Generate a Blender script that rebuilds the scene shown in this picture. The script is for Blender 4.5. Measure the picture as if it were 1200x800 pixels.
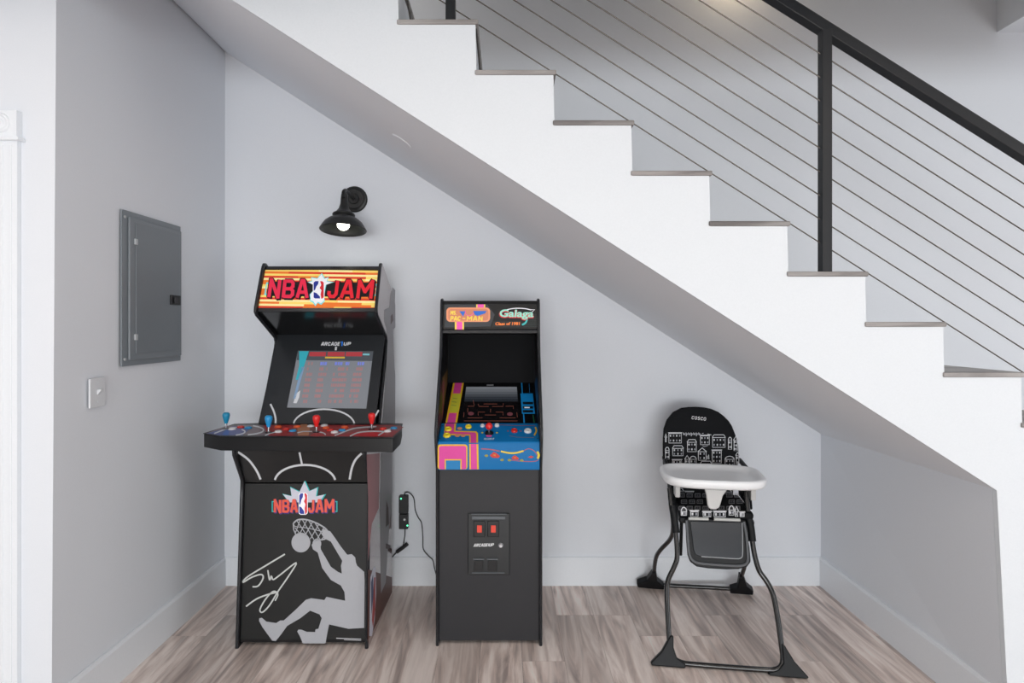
import bpy, bmesh, math, random
from mathutils import Vector, Matrix
random.seed(7)
for o in list(bpy.data.objects): bpy.data.objects.remove(o)
SC = bpy.context.scene
COL = SC.collection

# ------------------------------------------------------------ camera
F_PX, CX, CY, CH = 700.0, 592.0, 381.0, 1.45
cam_d = bpy.data.cameras.new('camera'); cam = bpy.data.objects.new('camera', cam_d); COL.objects.link(cam)
cam_d.sensor_width = 36.0; cam_d.lens = F_PX/1200*36.0
cam_d.shift_x = (600-CX)/1200; cam_d.shift_y = -(400-CY)/1200
cam_d.clip_start = 0.02
cam.location = (0, 0, CH); cam.rotation_euler = (math.pi/2, 0, 0)
SC.camera = cam
SC.view_settings.view_transform = 'Standard'; SC.view_settings.look = 'None'
SC.view_settings.gamma = 1; SC.view_settings.use_curve_mapping = False
SC.view_settings.exposure = 0.0

# ------------------------------------------------------------ light
E = dict(world=0.38, wc=262, wu=12, wr=50, wl=14, dl=2.9)
w = bpy.data.worlds.new('world'); SC.world = w; w.use_nodes = True
bg = w.node_tree.nodes['Background']; bg.inputs[0].default_value = (0.93, 0.96, 1.0, 1); bg.inputs[1].default_value = E['world']

def area(name, loc, rot, sx, sy, power, color):
    l = bpy.data.lights.new(name, 'AREA'); l.shape = 'RECTANGLE'; l.size = sx; l.size_y = sy
    l.energy = power; l.color = color
    o = bpy.data.objects.new(name, l); o.location = loc; o.rotation_euler = rot; COL.objects.link(o); return o
# daylight through windows behind the camera, plus an added fill at each side
area('window_and_fill_light', (0.2, -6.2, 0.8), (math.radians(90), 0, math.radians(2)), 5.0, 1.4, E['wc'], (0.95, 0.98, 1.0))
area('window_and_fill_light', (-1.0, -6.2, 1.9), (math.radians(90), 0, math.radians(-3)), 4.0, 1.0, E['wu'], (0.95, 0.98, 1.0))
area('window_and_fill_light', (5.0, -0.6, 1.1), (math.radians(90), 0, math.radians(68)), 3.2, 1.8, E['wr'], (0.95, 0.98, 1.0))  # added fill that brightens the left wall, no known window here
area('window_and_fill_light', (-5.0, -0.6, 1.1), (math.radians(90), 0, math.radians(-68)), 3.2, 1.8, E['wl'], (0.95, 0.98, 1.0))  # added fill for the nook's right wall, not a known window
# unseen downlights added in front of the nook to brighten the floor
for x_, y_ in ((-1.5, 0.9), (0.0, 0.9), (1.5, 0.9), (0.9, -0.8), (-0.9, -0.8)):
    area('added_downlight', (x_, y_, 2.58), (0, 0, 0), 0.16, 0.16, E['dl'], (1.0, 0.93, 0.84))
area('upstairs_fill_light', (-0.9, 2.7, 3.7), (0, 0, 0), 0.3, 0.3, 5, (1.0, 0.95, 0.9))  # added fill to lift the upper-left wall, no lamp known here
pl = bpy.data.lights.new('stair_lamp_light', 'POINT'); pl.energy = 1.6; pl.color = (1.0, 0.78, 0.5); pl.shadow_soft_size = 0.03
po = bpy.data.objects.new('stair_lamp_light', pl); po.location = (1.27, 3.20, 3.42); COL.objects.link(po)

# ------------------------------------------------------------ materials
def lin(c):
    c = c/255.0
    return c/12.92 if c <= 0.04045 else ((c+0.055)/1.055)**2.4
def rgb(r, g, b): return (lin(r), lin(g), lin(b), 1)
_m = {}
def mat(name, col, rough=0.5, metal=0.0, emit=0.0, coat=0.0, bump=0.0, bscale=200, spec=0.5):
    if name in _m: return _m[name]
    m = bpy.data.materials.new(name); m.use_nodes = True; nt = m.node_tree; b = nt.nodes['Principled BSDF']
    c = rgb(*col)
    b.inputs['Roughness'].default_value = rough; b.inputs['Metallic'].default_value = metal
    b.inputs['Specular IOR Level'].default_value = spec
    b.inputs['Coat Weight'].default_value = coat; b.inputs['Coat Roughness'].default_value = 0.08
    n = nt.nodes.new('ShaderNodeTexNoise'); n.inputs['Scale'].default_value = bscale
    g = nt.nodes.new('ShaderNodeNewGeometry'); nt.links.new(g.outputs['Position'], n.inputs['Vector'])
    mx = nt.nodes.new('ShaderNodeMix'); mx.data_type = 'RGBA'
    mx.inputs['A'].default_value = c; mx.inputs['B'].default_value = tuple([v*0.94 for v in c[:3]]+[1])
    nt.links.new(n.outputs['Fac'], mx.inputs['Factor']); nt.links.new(mx.outputs['Result'], b.inputs['Base Color'])
    if emit > 0:
        b.inputs['Emission Color'].default_value = c; b.inputs['Emission Strength'].default_value = emit
    if bump > 0:
        bp = nt.nodes.new('ShaderNodeBump'); bp.inputs['Strength'].default_value = bump; bp.inputs['Distance'].default_value = 0.001
        nt.links.new(n.outputs['Fac'], bp.inputs['Height']); nt.links.new(bp.outputs['Normal'], b.inputs['Normal'])
    _m[name] = m; return m
def ink(r, g, b, kind='print'):
    e = {'print': 0.0, 'lit': 0.28, 'screen': 0.5}[kind]
    return mat('%s_%d_%d_%d' % (kind, r, g, b), (r, g, b), 0.45 if kind != 'screen' else 0.25, emit=e, bscale=60)

def wood(name, axis, dark=1.0, grey=False):
    def rgb(r, g, b):
        k = 0.0 if not grey else 0.6
        a = (r+g+b)/3; return (lin(a+(r-a)*(1-k)), lin(a+(g-a)*(1-k)), lin(a+(b-a)*(1-k)), 1)
    m = bpy.data.materials.new(name); m.use_nodes = True; nt = m.node_tree; b = nt.nodes['Principled BSDF']
    N = nt.nodes.new; L = nt.links.new
    g = N('ShaderNodeNewGeometry'); oi = N('ShaderNodeObjectInfo')
    sc = N('ShaderNodeVectorMath'); sc.operation = 'SCALE'; cmb = N('ShaderNodeCombineXYZ')
    L(oi.outputs['Random'], cmb.inputs[0]); L(oi.outputs['Random'], cmb.inputs[1]); L(oi.outputs['Random'], cmb.inputs[2])
    L(cmb.outputs[0], sc.inputs[0]); sc.inputs['Scale'].default_value = 37.0
    ad = N('ShaderNodeVectorMath'); ad.operation = 'ADD'; L(g.outputs['Position'], ad.inputs[0]); L(sc.outputs[0], ad.inputs[1])
    def stretch(a, bb):
        mp = N('ShaderNodeMapping'); L(ad.outputs[0], mp.inputs['Vector'])
        mp.inputs['Scale'].default_value = (a, bb, a) if axis == 'Y' else (bb, a, a)
        return mp
    m1 = stretch(6.5, 0.62); n1 = N('ShaderNodeTexNoise'); n1.inputs['Scale'].default_value = 1.9; n1.inputs['Detail'].default_value = 6; n1.inputs['Distortion'].default_value = 1.6; n1.inputs['Roughness'].default_value = 0.55
    L(m1.outputs[0], n1.inputs['Vector'])
    m2 = stretch(60, 4); n2 = N('ShaderNodeTexNoise'); n2.inputs['Scale'].default_value = 1.5; n2.inputs['Detail'].default_value = 3
    L(m2.outputs[0], n2.inputs['Vector'])
    m3 = stretch(4, 0.55); w3 = N('ShaderNodeTexWave'); w3.bands_direction = 'X' if axis == 'Y' else 'Y'; w3.inputs['Scale'].default_value = 1.1
    w3.inputs['Distortion'].default_value = 8; w3.inputs['Detail'].default_value = 3; w3.inputs['Detail Scale'].default_value = 1.3
    L(m3.outputs[0], w3.inputs['Vector'])
    r1 = N('ShaderNodeValToRGB'); L(n1.outputs['Fac'], r1.inputs['Fac'])
    e = r1.color_ramp.elements
    e[0].position = 0.34; e[0].color = rgb(132*dark, 121*dark, 117*dark); e[1].position = 0.62; e[1].color = rgb(200*dark, 190*dark, 184*dark)
    x = e.new(0.5); x.color = rgb(176*dark, 162*dark, 155*dark)
    r3 = N('ShaderNodeValToRGB'); L(w3.outputs['Fac'], r3.inputs['Fac']); e3 = r3.color_ramp.elements
    e3[0].position = 0.0; e3[0].color = (0, 0, 0, 1); e3[1].position = 1.0; e3[1].color = (1, 1, 1, 1)
    k = N('ShaderNodeMath'); k.operation = 'MULTIPLY'; L(n2.outputs['Fac'], k.inputs[0]); k.inputs[1].default_value = 0.34
    a1 = N('ShaderNodeMix'); a1.data_type = 'RGBA'; a1.blend_type = 'MIX'; L(r1.outputs[0], a1.inputs['A'])
    a1.inputs['B'].default_value = rgb(122*dark, 108*dark, 103*dark); L(k.outputs[0], a1.inputs['Factor'])
    pw = N('ShaderNodeMath'); pw.operation = 'POWER'; L(w3.outputs['Fac'], pw.inputs[0]); pw.inputs[1].default_value = 5
    pm = N('ShaderNodeMath'); pm.operation = 'MULTIPLY'; L(pw.outputs[0], pm.inputs[0]); pm.inputs[1].default_value = 0.3
    a2 = N('ShaderNodeMix'); a2.data_type = 'RGBA'; L(a1.outputs['Result'], a2.inputs['A']); a2.inputs['B'].default_value = rgb(200*dark, 192*dark, 186*dark); L(pm.outputs[0], a2.inputs['Factor'])
    hv = N('ShaderNodeHueSaturation'); L(a2.outputs['Result'], hv.inputs['Color'])
    mr = N('ShaderNodeMapRange'); L(oi.outputs['Random'], mr.inputs['Value']); mr.inputs['To Min'].default_value = 0.8; mr.inputs['To Max'].default_value = 1.22
    L(mr.outputs[0], hv.inputs['Value']); L(hv.outputs[0], b.inputs['Base Color'])
    b.inputs['Roughness'].default_value = 0.42
    bp = N('ShaderNodeBump'); bp.inputs['Strength'].default_value = 0.15; bp.inputs['Distance'].default_value = 0.002
    L(n2.outputs['Fac'], bp.inputs['Height']); L(bp.outputs[0], b.inputs['Normal'])
    return m

M_WALL = mat('wall_paint', (233, 237, 243), 0.75, bump=0.08, bscale=260)
M_WALLUP = mat('wall_paint_back', (233, 237, 243), 0.75, bump=0.08, bscale=260)
M_WHITE = mat('white_trim_paint', (240, 244, 249), 0.45, bump=0.04, bscale=150)
M_STRING = mat('white_wall_paint', (226, 231, 236), 0.6, bump=0.04, bscale=150)
M_CEIL = mat('ceiling_paint', (235, 235, 233), 0.8)
M_BLACK = mat('black_laminate', (17, 17, 19), 0.4, bump=0.05, spec=0.4)
M_BLACKG = mat('black_gloss_panel', (17, 18, 20), 0.16)
M_GREYG = mat('charcoal_gloss_panel', (38, 39, 40), 0.2)
M_BEZEL = mat('charcoal_bezel', (38, 41, 45), 0.3)
M_EDGE = mat('black_edge_molding', (34, 36, 40), 0.25)
M_STEEL = mat('brushed_steel_cable', (96, 90, 85), 0.4, metal=0.8)
M_RAIL = mat('black_powder_coat', (24, 26, 30), 0.4)
M_FLOOR = wood('grey_brown_vinyl_plank', 'Y', 1.27)
M_TREAD = wood('grey_vinyl_tread', 'X', 0.84, True)
M_DARK = mat('dark_joint', (52, 48, 46), 0.8)

# ------------------------------------------------------------ mesh helpers
def P(px, py, d): return Vector(((px-CX)*d/F_PX, d, CH-(py-CY)*d/F_PX))
def onplane(px, py, pt, n):
    o = Vector((0, 0, CH)); r = Vector(((px-CX)/F_PX, 1, -(py-CY)/F_PX))
    t = (pt-o).dot(n)/r.dot(n); return o+r*t

class MB:
    def __init__(s): s.v = []; s.f = []; s.m = []; s.mats = []
    def mi(s, m):
        if m not in s.mats: s.mats.append(m)
        return s.mats.index(m)
    def add(s, vs, fs, m):
        b = len(s.v); s.v += [Vector(v) for v in vs]; k = s.mi(m)
        for f in fs: s.f.append([i+b for i in f]); s.m.append(k)
        return s
    def box(s, a, b, m):
        x0, y0, z0 = [min(a[i], b[i]) for i in range(3)]; x1, y1, z1 = [max(a[i], b[i]) for i in range(3)]
        return s.add([(x0,y0,z0),(x1,y0,z0),(x1,y1,z0),(x0,y1,z0),(x0,y0,z1),(x1,y0,z1),(x1,y1,z1),(x0,y1,z1)],
                     [(0,3,2,1),(4,5,6,7),(0,1,5,4),(1,2,6,5),(2,3,7,6),(3,0,4,7)], m)
    def prism(s, pts, vec, m):          # planar polygon (3D) extruded along vec
        n = len(pts); vec = Vector(vec); a = [Vector(p) for p in pts]
        return s.add(a+[p+vec for p in a], [list(range(n))[::-1], list(range(n, 2*n))]+[(i, (i+1) % n, n+(i+1) % n, n+i) for i in range(n)], m)
    def yz(s, prof, x0, x1, m): return s.prism([(x0, y, z) for y, z in prof], (x1-x0, 0, 0), m)
    def xz(s, prof, y0, y1, m): return s.prism([(x, y0, z) for x, z in prof], (0, y1-y0, 0), m)
    def tube(s, path, r, m, seg=10, smooth=3, cap=True):
        p = [Vector(q) for q in path]
        if smooth > 1 and len(p) > 2: p = catmull(p, smooth)
        rr = r if isinstance(r, (list, tuple)) else None
        T = [(p[min(i+1, len(p)-1)]-p[max(i-1, 0)]).normalized() for i in range(len(p))]
        up = Vector((0, 0, 1)) if abs(T[0].z) < 0.9 else Vector((1, 0, 0))
        nrm = (up-T[0]*up.dot(T[0])).normalized(); vs = []; fs = []
        for i, q in enumerate(p):
            nrm = (nrm-T[i]*nrm.dot(T[i])).normalized(); bi = T[i].cross(nrm)
            rad = r if rr is None else rr[0]+(rr[1]-rr[0])*i/(len(p)-1)
            for k in range(seg):
                a = 2*math.pi*k/seg; vs.append(q+(nrm*math.cos(a)+bi*math.sin(a))*rad)
        for i in range(len(p)-1):
            for k in range(seg):
                fs.append((i*seg+k, i*seg+(k+1) % seg, (i+1)*seg+(k+1) % seg, (i+1)*seg+k))
        if cap: fs.append(list(range(seg))[::-1]); fs.append(list(range((len(p)-1)*seg, len(p)*seg)))
        return s.add(vs, fs, m)
    def lathe(s, prof, M4, m, seg=28):  # prof: (r,z) about local z, placed with matrix M4
        vs = []; fs = []; n = len(prof)
        for k in range(seg):
            a = 2*math.pi*k/seg
            for r, z in prof: vs.append(M4 @ Vector((r*math.cos(a), r*math.sin(a), z)))
        for k in range(seg):
            for i in range(n-1):
                a = k*n+i; b = ((k+1) % seg)*n+i; fs.append((a, b, b+1, a+1))
        return s.add(vs, fs, m)
    def build(s, name, parent=None, bevel=0.0, smooth=False, angle=35, weld=True):
        me = bpy.data.meshes.new(name)
        me.from_pydata([tuple(v) for v in s.v], [], s.f)
        for m in s.mats: me.materials.append(m)
        for p, k in zip(me.polygons, s.m): p.material_index = k
        bm = bmesh.new(); bm.from_mesh(me)
        if weld: bmesh.ops.remove_doubles(bm, verts=bm.verts, dist=1e-6)
        bmesh.ops.recalc_face_normals(bm, faces=bm.faces); bm.to_mesh(me); bm.free()
        o = bpy.data.objects.new(name, me); COL.objects.link(o)
        if parent is not None:
            o.parent = parent
            if parent.type == 'EMPTY': o.matrix_parent_inverse = Matrix.Translation(-parent.location)
        if smooth or bevel:
            for p in me.polygons: p.use_smooth = True
            me.set_sharp_from_angle(angle=math.radians(angle))
        if bevel:
            b = o.modifiers.new('bevel', 'BEVEL'); b.width = bevel; b.segments = 2; b.limit_method = 'ANGLE'; b.angle_limit = math.radians(35)
            b.harden_normals = True
        return o
def catmull(p, k):
    out = []
    for i in range(len(p)-1):
        a = p[max(i-1, 0)]; b = p[i]; c = p[i+1]; d = p[min(i+2, len(p)-1)]
        for j in range(k):
            t = j/k
            out.append(0.5*((2*b)+(c-a)*t+(2*a-5*b+4*c-d)*t*t+(3*b-a-3*c+d)*t**3))
    out.append(p[-1]); return out
def thing(name, label, cat, loc=(0, 0, 0), group=None):
    o = bpy.data.objects.new(name, None); COL.objects.link(o); o.location = loc; o.empty_display_size = 0.1
    o['label'] = label; o['category'] = cat
    if group: o['group'] = group
    return o
def tag(o, label, cat, group=None):
    o['label'] = label; o['category'] = cat
    if group: o['group'] = group
    return o
def struct(o): o['kind'] = 'structure'; return o

_tx = {}
def text_mesh(s, offset=0.0):
    key = (s, offset)
    if key in _tx: return _tx[key]
    cu = bpy.data.curves.new('t', 'FONT'); cu.body = s; cu.offset = offset; cu.resolution_u = 3; cu.fill_mode = 'FRONT'
    ob = bpy.data.objects.new('t', cu); COL.objects.link(ob)
    dg = bpy.context.evaluated_depsgraph_get(); dg.update()
    me = bpy.data.meshes.new_from_object(ob.evaluated_get(dg))
    vs = [v.co.copy() for v in me.vertices]; fs = [list(p.vertices) for p in me.polygons]
    bpy.data.objects.remove(ob); bpy.data.curves.remove(cu); bpy.data.meshes.remove(me)
    _tx[key] = (vs, fs); return vs, fs

GW = {'M': 1.25, 'J': 0.8, 'E': 0.8, '1': 0.3}
GL_ = {'N': [[(.12, 1), (.12, 0), (.88, 1), (.88, 0)]], 'B': [[(.12, 0), (.12, 1)], [(.12, .07), (.72, .07), (.86, .2), (.86, .36), (.7, .5), (.2, .5)], [(.7, .5), (.88, .62), (.88, .82), (.72, .93), (.12, .93)]],
       'A': [[(.08, 1), (.42, 0.03), (.58, 0.03), (.92, 1)], [(.25, .68), (.76, .68)]], 'J': [[(.84, 0), (.84, .78), (.66, .93), (.34, .93), (.16, .78), (.16, .62)]],
       'M': [[(.1, 1), (.1, 0), (.5, .62), (.9, 0), (.9, 1)]], 'C': [[(.88, .28), (.7, .08), (.3, .08), (.12, .28), (.12, .72), (.3, .92), (.7, .92), (.88, .72)]],
       'O': [[(.3, .08), (.7, .08), (.88, .28), (.88, .72), (.7, .92), (.3, .92), (.12, .72), (.12, .28), (.3, .08)]], 'S': [[(.86, .22), (.7, .08), (.3, .08), (.14, .24), (.3, .48), (.7, .52), (.86, .74), (.7, .92), (.3, .92), (.14, .78)]],
       'R': [[(.12, 1), (.12, .06), (.75, .06), (.88, .25), (.75, .5), (.15, .5)], [(.5, .5), (.9, 1)]], 'D': [[(.12, 0), (.12, 1)], [(.12, .07), (.65, .07), (.88, .3), (.88, .7), (.65, .93), (.12, .93)]],
       'E': [[(.88, .07), (.12, .07), (.12, .93), (.88, .93)], [(.12, .5), (.8, .5)]], '1': [[(.5, 0), (.5, 1)]], 'U': [[(.12, 0), (.12, .8), (.3, .93), (.7, .93), (.88, .8), (.88, 0)]],
       'P': [[(.12, 1), (.12, .06), (.75, .06), (.88, .25), (.75, .55), (.15, .55)]], '.': [[(.3, .85), (.3, 1)]], '-': [[(.1, .5), (.9, .5)]]}
class Art:                              # flat print lying on a surface (thin film, layers 0.25 mm apart)
    def __init__(s, pt, n, xf=None):
        s.pt = Vector(pt); s.n = Vector(n).normalized(); s.mb = MB(); s.xf = xf or (0, 0, 1)
        if s.n.dot(Vector((0, 0, CH))-s.pt) < 0: s.n = -s.n
    def q(s, p, layer):
        x = s.xf[0]+p[0]/s.xf[2]; y = s.xf[1]+p[1]/s.xf[2]
        return onplane(x, y, s.pt, s.n)+s.n*(0.0005+0.00025*layer)
    def poly(s, m, pts, layer=0): s.mb.add([s.q(p, layer) for p in pts], [list(range(len(pts)))], m)
    def ell(s, m, c, rx, ry, layer=0, n=24, rot=0):
        s.poly(m, [(c[0]+rx*math.cos(a)*math.cos(rot)-ry*math.sin(a)*math.sin(rot), c[1]+rx*math.cos(a)*math.sin(rot)+ry*math.sin(a)*math.cos(rot)) for a in [2*math.pi*k/n for k in range(n)]], layer)
    def rrect(s, m, x0, y0, x1, y1, r, layer=0):
        pts = []
        for cx, cy, a0 in ((x1-r, y0+r, -90), (x1-r, y1-r, 0), (x0+r, y1-r, 90), (x0+r, y0+r, 180)):
            for k in range(6): a = math.radians(a0+18*k); pts.append((cx+r*math.cos(a), cy+r*math.sin(a)))
        s.poly(m, pts, layer)
    def stroke(s, m, pts, wd, layer=0, closed=False, smooth=1):
        p = [Vector((a[0], a[1], 0)) for a in pts]
        if closed: p.append(p[0].copy())
        if smooth > 1: p = catmull(p, smooth)
        L = []; R = []
        for i in range(len(p)):
            t = p[min(i+1, len(p)-1)]-p[max(i-1, 0)]
            if t.length < 1e-6: t = Vector((1, 0, 0))
            t.normalize(); nn = Vector((-t.y, t.x, 0))*wd/2
            L.append(p[i]+nn); R.append(p[i]-nn)
        for i in range(len(p)-1): s.mb.add([s.q(v, layer) for v in (L[i], L[i+1], R[i+1], R[i])], [(0, 1, 2, 3)], m)
    def arc(s, m, c, rx, ry, a0, a1, wd, layer=0, n=16):
        s.stroke(m, [(c[0]+rx*math.cos(math.radians(a0+(a1-a0)*k/n)), c[1]+ry*math.sin(math.radians(a0+(a1-a0)*k/n))) for k in range(n+1)], wd, layer)
    def text(s, m, t, TL, TR, BR, BL, layer=0, offset=0.0):
        vs, fs = text_mesh(t, offset)
        x0 = min(v.x for v in vs); x1 = max(v.x for v in vs); y0 = min(v.y for v in vs); y1 = max(v.y for v in vs)
        out = []
        for v in vs:
            u = (v.x-x0)/(x1-x0); t_ = (y1-v.y)/(y1-y0)
            a = (TL[0]+(TR[0]-TL[0])*u, TL[1]+(TR[1]-TL[1])*u); b = (BL[0]+(BR[0]-BL[0])*u, BL[1]+(BR[1]-BL[1])*u)
            out.append(s.q((a[0]+(b[0]-a[0])*t_, a[1]+(b[1]-a[1])*t_), layer))
        s.mb.add(out, fs, m)
    def block(s, m, t, TL, TR, BR, BL, wd, layer=0, dx=0, dy=0):   # bold block letters made of straight bars
        tot = sum(GW.get(c, 1.0) for c in t)+0.22*(len(t)-1); u0 = 0
        for c in t:
            gw = GW.get(c, 1.0)
            for seg in GL_[c]:
                pp = []
                for (u, v) in seg:
                    uu = (u0+u*gw)/tot
                    A = (TL[0]+(TR[0]-TL[0])*uu, TL[1]+(TR[1]-TL[1])*uu); B = (BL[0]+(BR[0]-BL[0])*uu, BL[1]+(BR[1]-BL[1])*uu)
                    pp.append(Vector((A[0]+(B[0]-A[0])*v+dx, A[1]+(B[1]-A[1])*v+dy, 0)))
                for i in range(len(pp)-1):
                    d = (pp[i+1]-pp[i]); d.normalize(); q0 = pp[i]-d*wd*0.3 if i else pp[i]; q1 = pp[i+1]+d*wd*0.3 if i < len(pp)-2 else pp[i+1]
                    nn = Vector((-d.y, d.x, 0))*wd/2
                    s.mb.add([s.q(x, layer+0.08*i) for x in (q0+nn, q1+nn, q1-nn, q0-nn)], [(0, 1, 2, 3)], m)
            u0 += gw+0.22
    def build(s, name, parent): return s.mb.build(name, parent, weld=False)

# ============================================================ SETTING
YF, YB = 2.085, 3.34                    # plane of the stair wall, plane of the far wall
XL, XR = -1.568, 1.765
SOF = lambda x: 1.974-0.641*x           # underside of the stairs
fl = struct(MB().box((-6.0, -7.0, -0.12), (6.0, YB+0.1, -0.004), M_DARK).build('floor'))
pw, plen = 0.184, 1.22
meshes = {}
xx = -1.95; col = 0
while xx < 2.1:
    off = random.choice([0.0, 0.41, 0.82, 0.2, 0.63])
    y = 0.55-off
    while y < YB:
        y0 = max(y, 0.55); y1 = min(y+plen, YB-0.001)
        if y1-y0 > 0.03:
            key = round(y1-y0, 3)
            if key not in meshes:
                o = MB().box((0.0005, 0.0005, -0.004), (pw-0.0005, key-0.0008, 0.0), M_FLOOR).build('plank', fl)
                meshes[key] = o.data
            else:
                o = bpy.data.objects.new('plank', meshes[key]); COL.objects.link(o); o.parent = fl
            o.location = (xx, y0, 0)
        y += plen
    xx += pw
rest = MB().box((-6.0, -7.0, -0.004), (6.0, 0.549, 0.0), M_FLOOR).box((-6.0, 0.549, -0.004), (-1.951, 2.2, 0.0), M_FLOOR).box((xx+0.001, 0.549, -0.004), (6.0, YB, 0.0), M_FLOOR)
ro = rest.build('floor_covering', fl); ro['kind'] = 'stuff'

struct(MB().box((-3.0, YB, -0.1), (6.0, YB+0.1, 4.35), M_WALLUP).build('wall_back'))
# side walls of the nook (slightly out of plumb at their front edges, as in the photograph)
def slab(quad, vec, m): return MB().prism(quad, vec, m)
struct(slab([(XL+0.012, YF+0.0015, 4.3), (XL-0.016, YF+0.0015, 0), (XL-0.002, YB, 0), (XL+0.004, YB, 4.3)], (-0.1, 0, 0), M_WALL).build('wall_left'))
struct(MB().prism([(XL-0.016, YF, 0), (-6.0, YF, 0), (-6.0, YF, 4.3), (XL+0.012, YF, 4.3)], (0, 0.0014, 0), M_WALL).build('wall_front'))
struct(MB().box((-6, -0.6, 2.80), (6, -0.5, 4.3), M_WALL).build('light_block_wall'))  # added wall out of view, shuts off world light above the slab
# unseen slab over the room, added to keep light off the upper wall
struct(MB().box((-6.0, -7.0, 2.60), (6.0, 1.95, 2.80), M_CEIL).build('light_block_slab'))
struct(slab([(1.7165, YF+0.021, SOF(1.7165)), (1.762, YF+0.021, 0), (XR, YB, 0), (XR, YB, SOF(XR))], (0.03, 0, 0), M_WALL).build('wall_right'))
struct(MB().box((-6.0, -7.0, 4.3), (6.0, YB+0.1, 4.4), M_CEIL).build('ceiling'))
struct(MB().box((2.747, 1.7, 3.086), (3.3, YB, 4.3), M_WALLUP).build('trim_1'))

BH = 0.158
def bbprof(sgn, base):                  # baseboard section, (offset, z)
    return [(base, 0), (base+sgn*0.015, 0), (base+sgn*0.015, BH-0.012), (base+sgn*0.009, BH-0.001), (base+sgn*0.004, BH), (base, BH)]
struct(MB().prism([(XL, y, z) for y, z in bbprof(-1, YB)], (XR-XL, 0, 0), M_WHITE).build('baseboard_back'))
struct(MB().prism([(x, YF+0.004, z) for x, z in bbprof(1, XL-0.014)], (0.012, YB-YF-0.005, 0), M_WHITE).build('baseboard_left'))
struct(MB().prism([(x, YF+0.03, z) for x, z in bbprof(-1, XR-0.002)], (0.002, YB-YF-0.03, 0), M_WHITE).build('baseboard_right'))

# door casing at the left edge of the photograph
dr = struct(bpy.data.objects.new('door_1', None)); COL.objects.link(dr); dr.location = (-2.2, YF, 0)
cz = CH+(CY-165)*YF/F_PX
cx1 = (25-CX)*YF/F_PX; cx0 = cx1-0.10
c = MB().box((cx0, YF-0.018, 0), (cx1, YF, cz), M_WHITE)
for k in range(3):
    xk = cx0+0.022+k*0.028
    c.tube([(xk, YF-0.018, 0.2), (xk, YF-0.018, cz-0.02)], 0.004, M_WHITE, 8, 1)
c.build('door_casing', dr, 0.002)
cz2 = cz+0.098
b = MB().box((cx0-0.006, YF-0.026, cz+0.006), (cx1+0.004, YF, cz2), M_WHITE).box((cx0-0.012, YF-0.034, cz-0.006), (cx1+0.016, YF, cz+0.006), M_WHITE)
ctr = Matrix.Translation((cx0+0.048, YF-0.026, (cz+cz2)/2+0.005)) @ Matrix.Rotation(math.pi/2, 4, 'X')
b.lathe([(0.0, 0.006), (0.01, 0.006), (0.014, 0.001), (0.022, 0.001), (0.026, 0.006), (0.032, 0.005), (0.035, 0.0)], ctr, M_WHITE)
b.build('rosette_block', dr, 0.0015, angle=30)
MB().box((cx0-0.9, YF-0.018, cz+0.01), (cx0-0.006, YF, cz2), M_WHITE).build('head_casing', dr, 0.002)
MB().box((cx0-0.88, YF-0.006, 0.008), (cx0, YF, cz), M_WHITE).build('door_leaf', dr)

# ============================================================ STAIRCASE
STX = lambda k: -0.372+0.2721*k
STZ = lambda k: 2.4985-0.1757*k         # underside of tread k
st = thing('staircase', 'white staircase climbing to the left above the nook, with grey wood-look treads', 'staircase', (0.1, 2.7, 0))
prof = []
for k in range(-5, 15):
    zb = STZ(k)
    if zb < 0.02: break
    prof += [(STX(k), zb), (STX(k+1)-0.004, zb)]
kl = k
prof += [(STX(kl)-0.004, 0.0), (1.762, 0.0), (1.7165, SOF(1.7165)), (XL+0.012, SOF(XL+0.012)), (XL+0.012, STZ(-5))]
MB().xz(prof, YF, YF+0.02, M_STRING).build('stringer_wall', st)
for k in range(-4, kl):
    z = STZ(k)
    t = MB().box((STX(k)-0.006, YF-0.006, z+0.0005), (STX(k+1)+0.006, YB-0.001, z+0.0175), M_TREAD)
    t.build('tread', st, 0.004)
    MB().box((STX(k+1)-0.02, YF+0.021, STZ(k+1)+0.0175), (STX(k+1)-0.006, YB-0.001, z), M_WALLUP).build('riser', st)
# the sloping underside
x0, x1 = XL+0.016, XR+0.002
MB().prism([(x0, YF+0.0205, SOF(x0)), (x1, YF+0.0205, SOF(x1)), (x1, YF+0.0205, SOF(x1)+0.02), (x0, YF+0.0205, SOF(x0)+0.02)], (0, YB-YF-0.0215, 0), M_WALL).build('soffit', st)
# thin dark slanted lines at the edge of the two top risers
for a, b_ in (((475, -14), (481, 24)), ((557.5, 30), (562.5, 84))):
    d = YF+0.03
    MB().tube([P(a[0], a[1], d), P(b_[0], b_[1], d)], 0.0028, M_DARK, 6, 1).build('riser_edge_line', st)
# round cover in the underside
n_s = Vector((0.641, 0, 1)).normalized()
cc = onplane(471, 165, Vector((0, 0, SOF(0))), n_s)
Mx = Matrix.Translation(cc-n_s*0.0) @ n_s.to_track_quat('Z', 'Y').to_matrix().to_4x4()
tag(MB().lathe([(0.0, -0.004), (0.046, -0.004), (0.05, -0.001), (0.05, 0.003)], Mx, M_WALL).build('ceiling_cover', smooth=True),
    'small round blank cover plate painted grey in the sloping underside of the stairs', 'cover plate')

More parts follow.
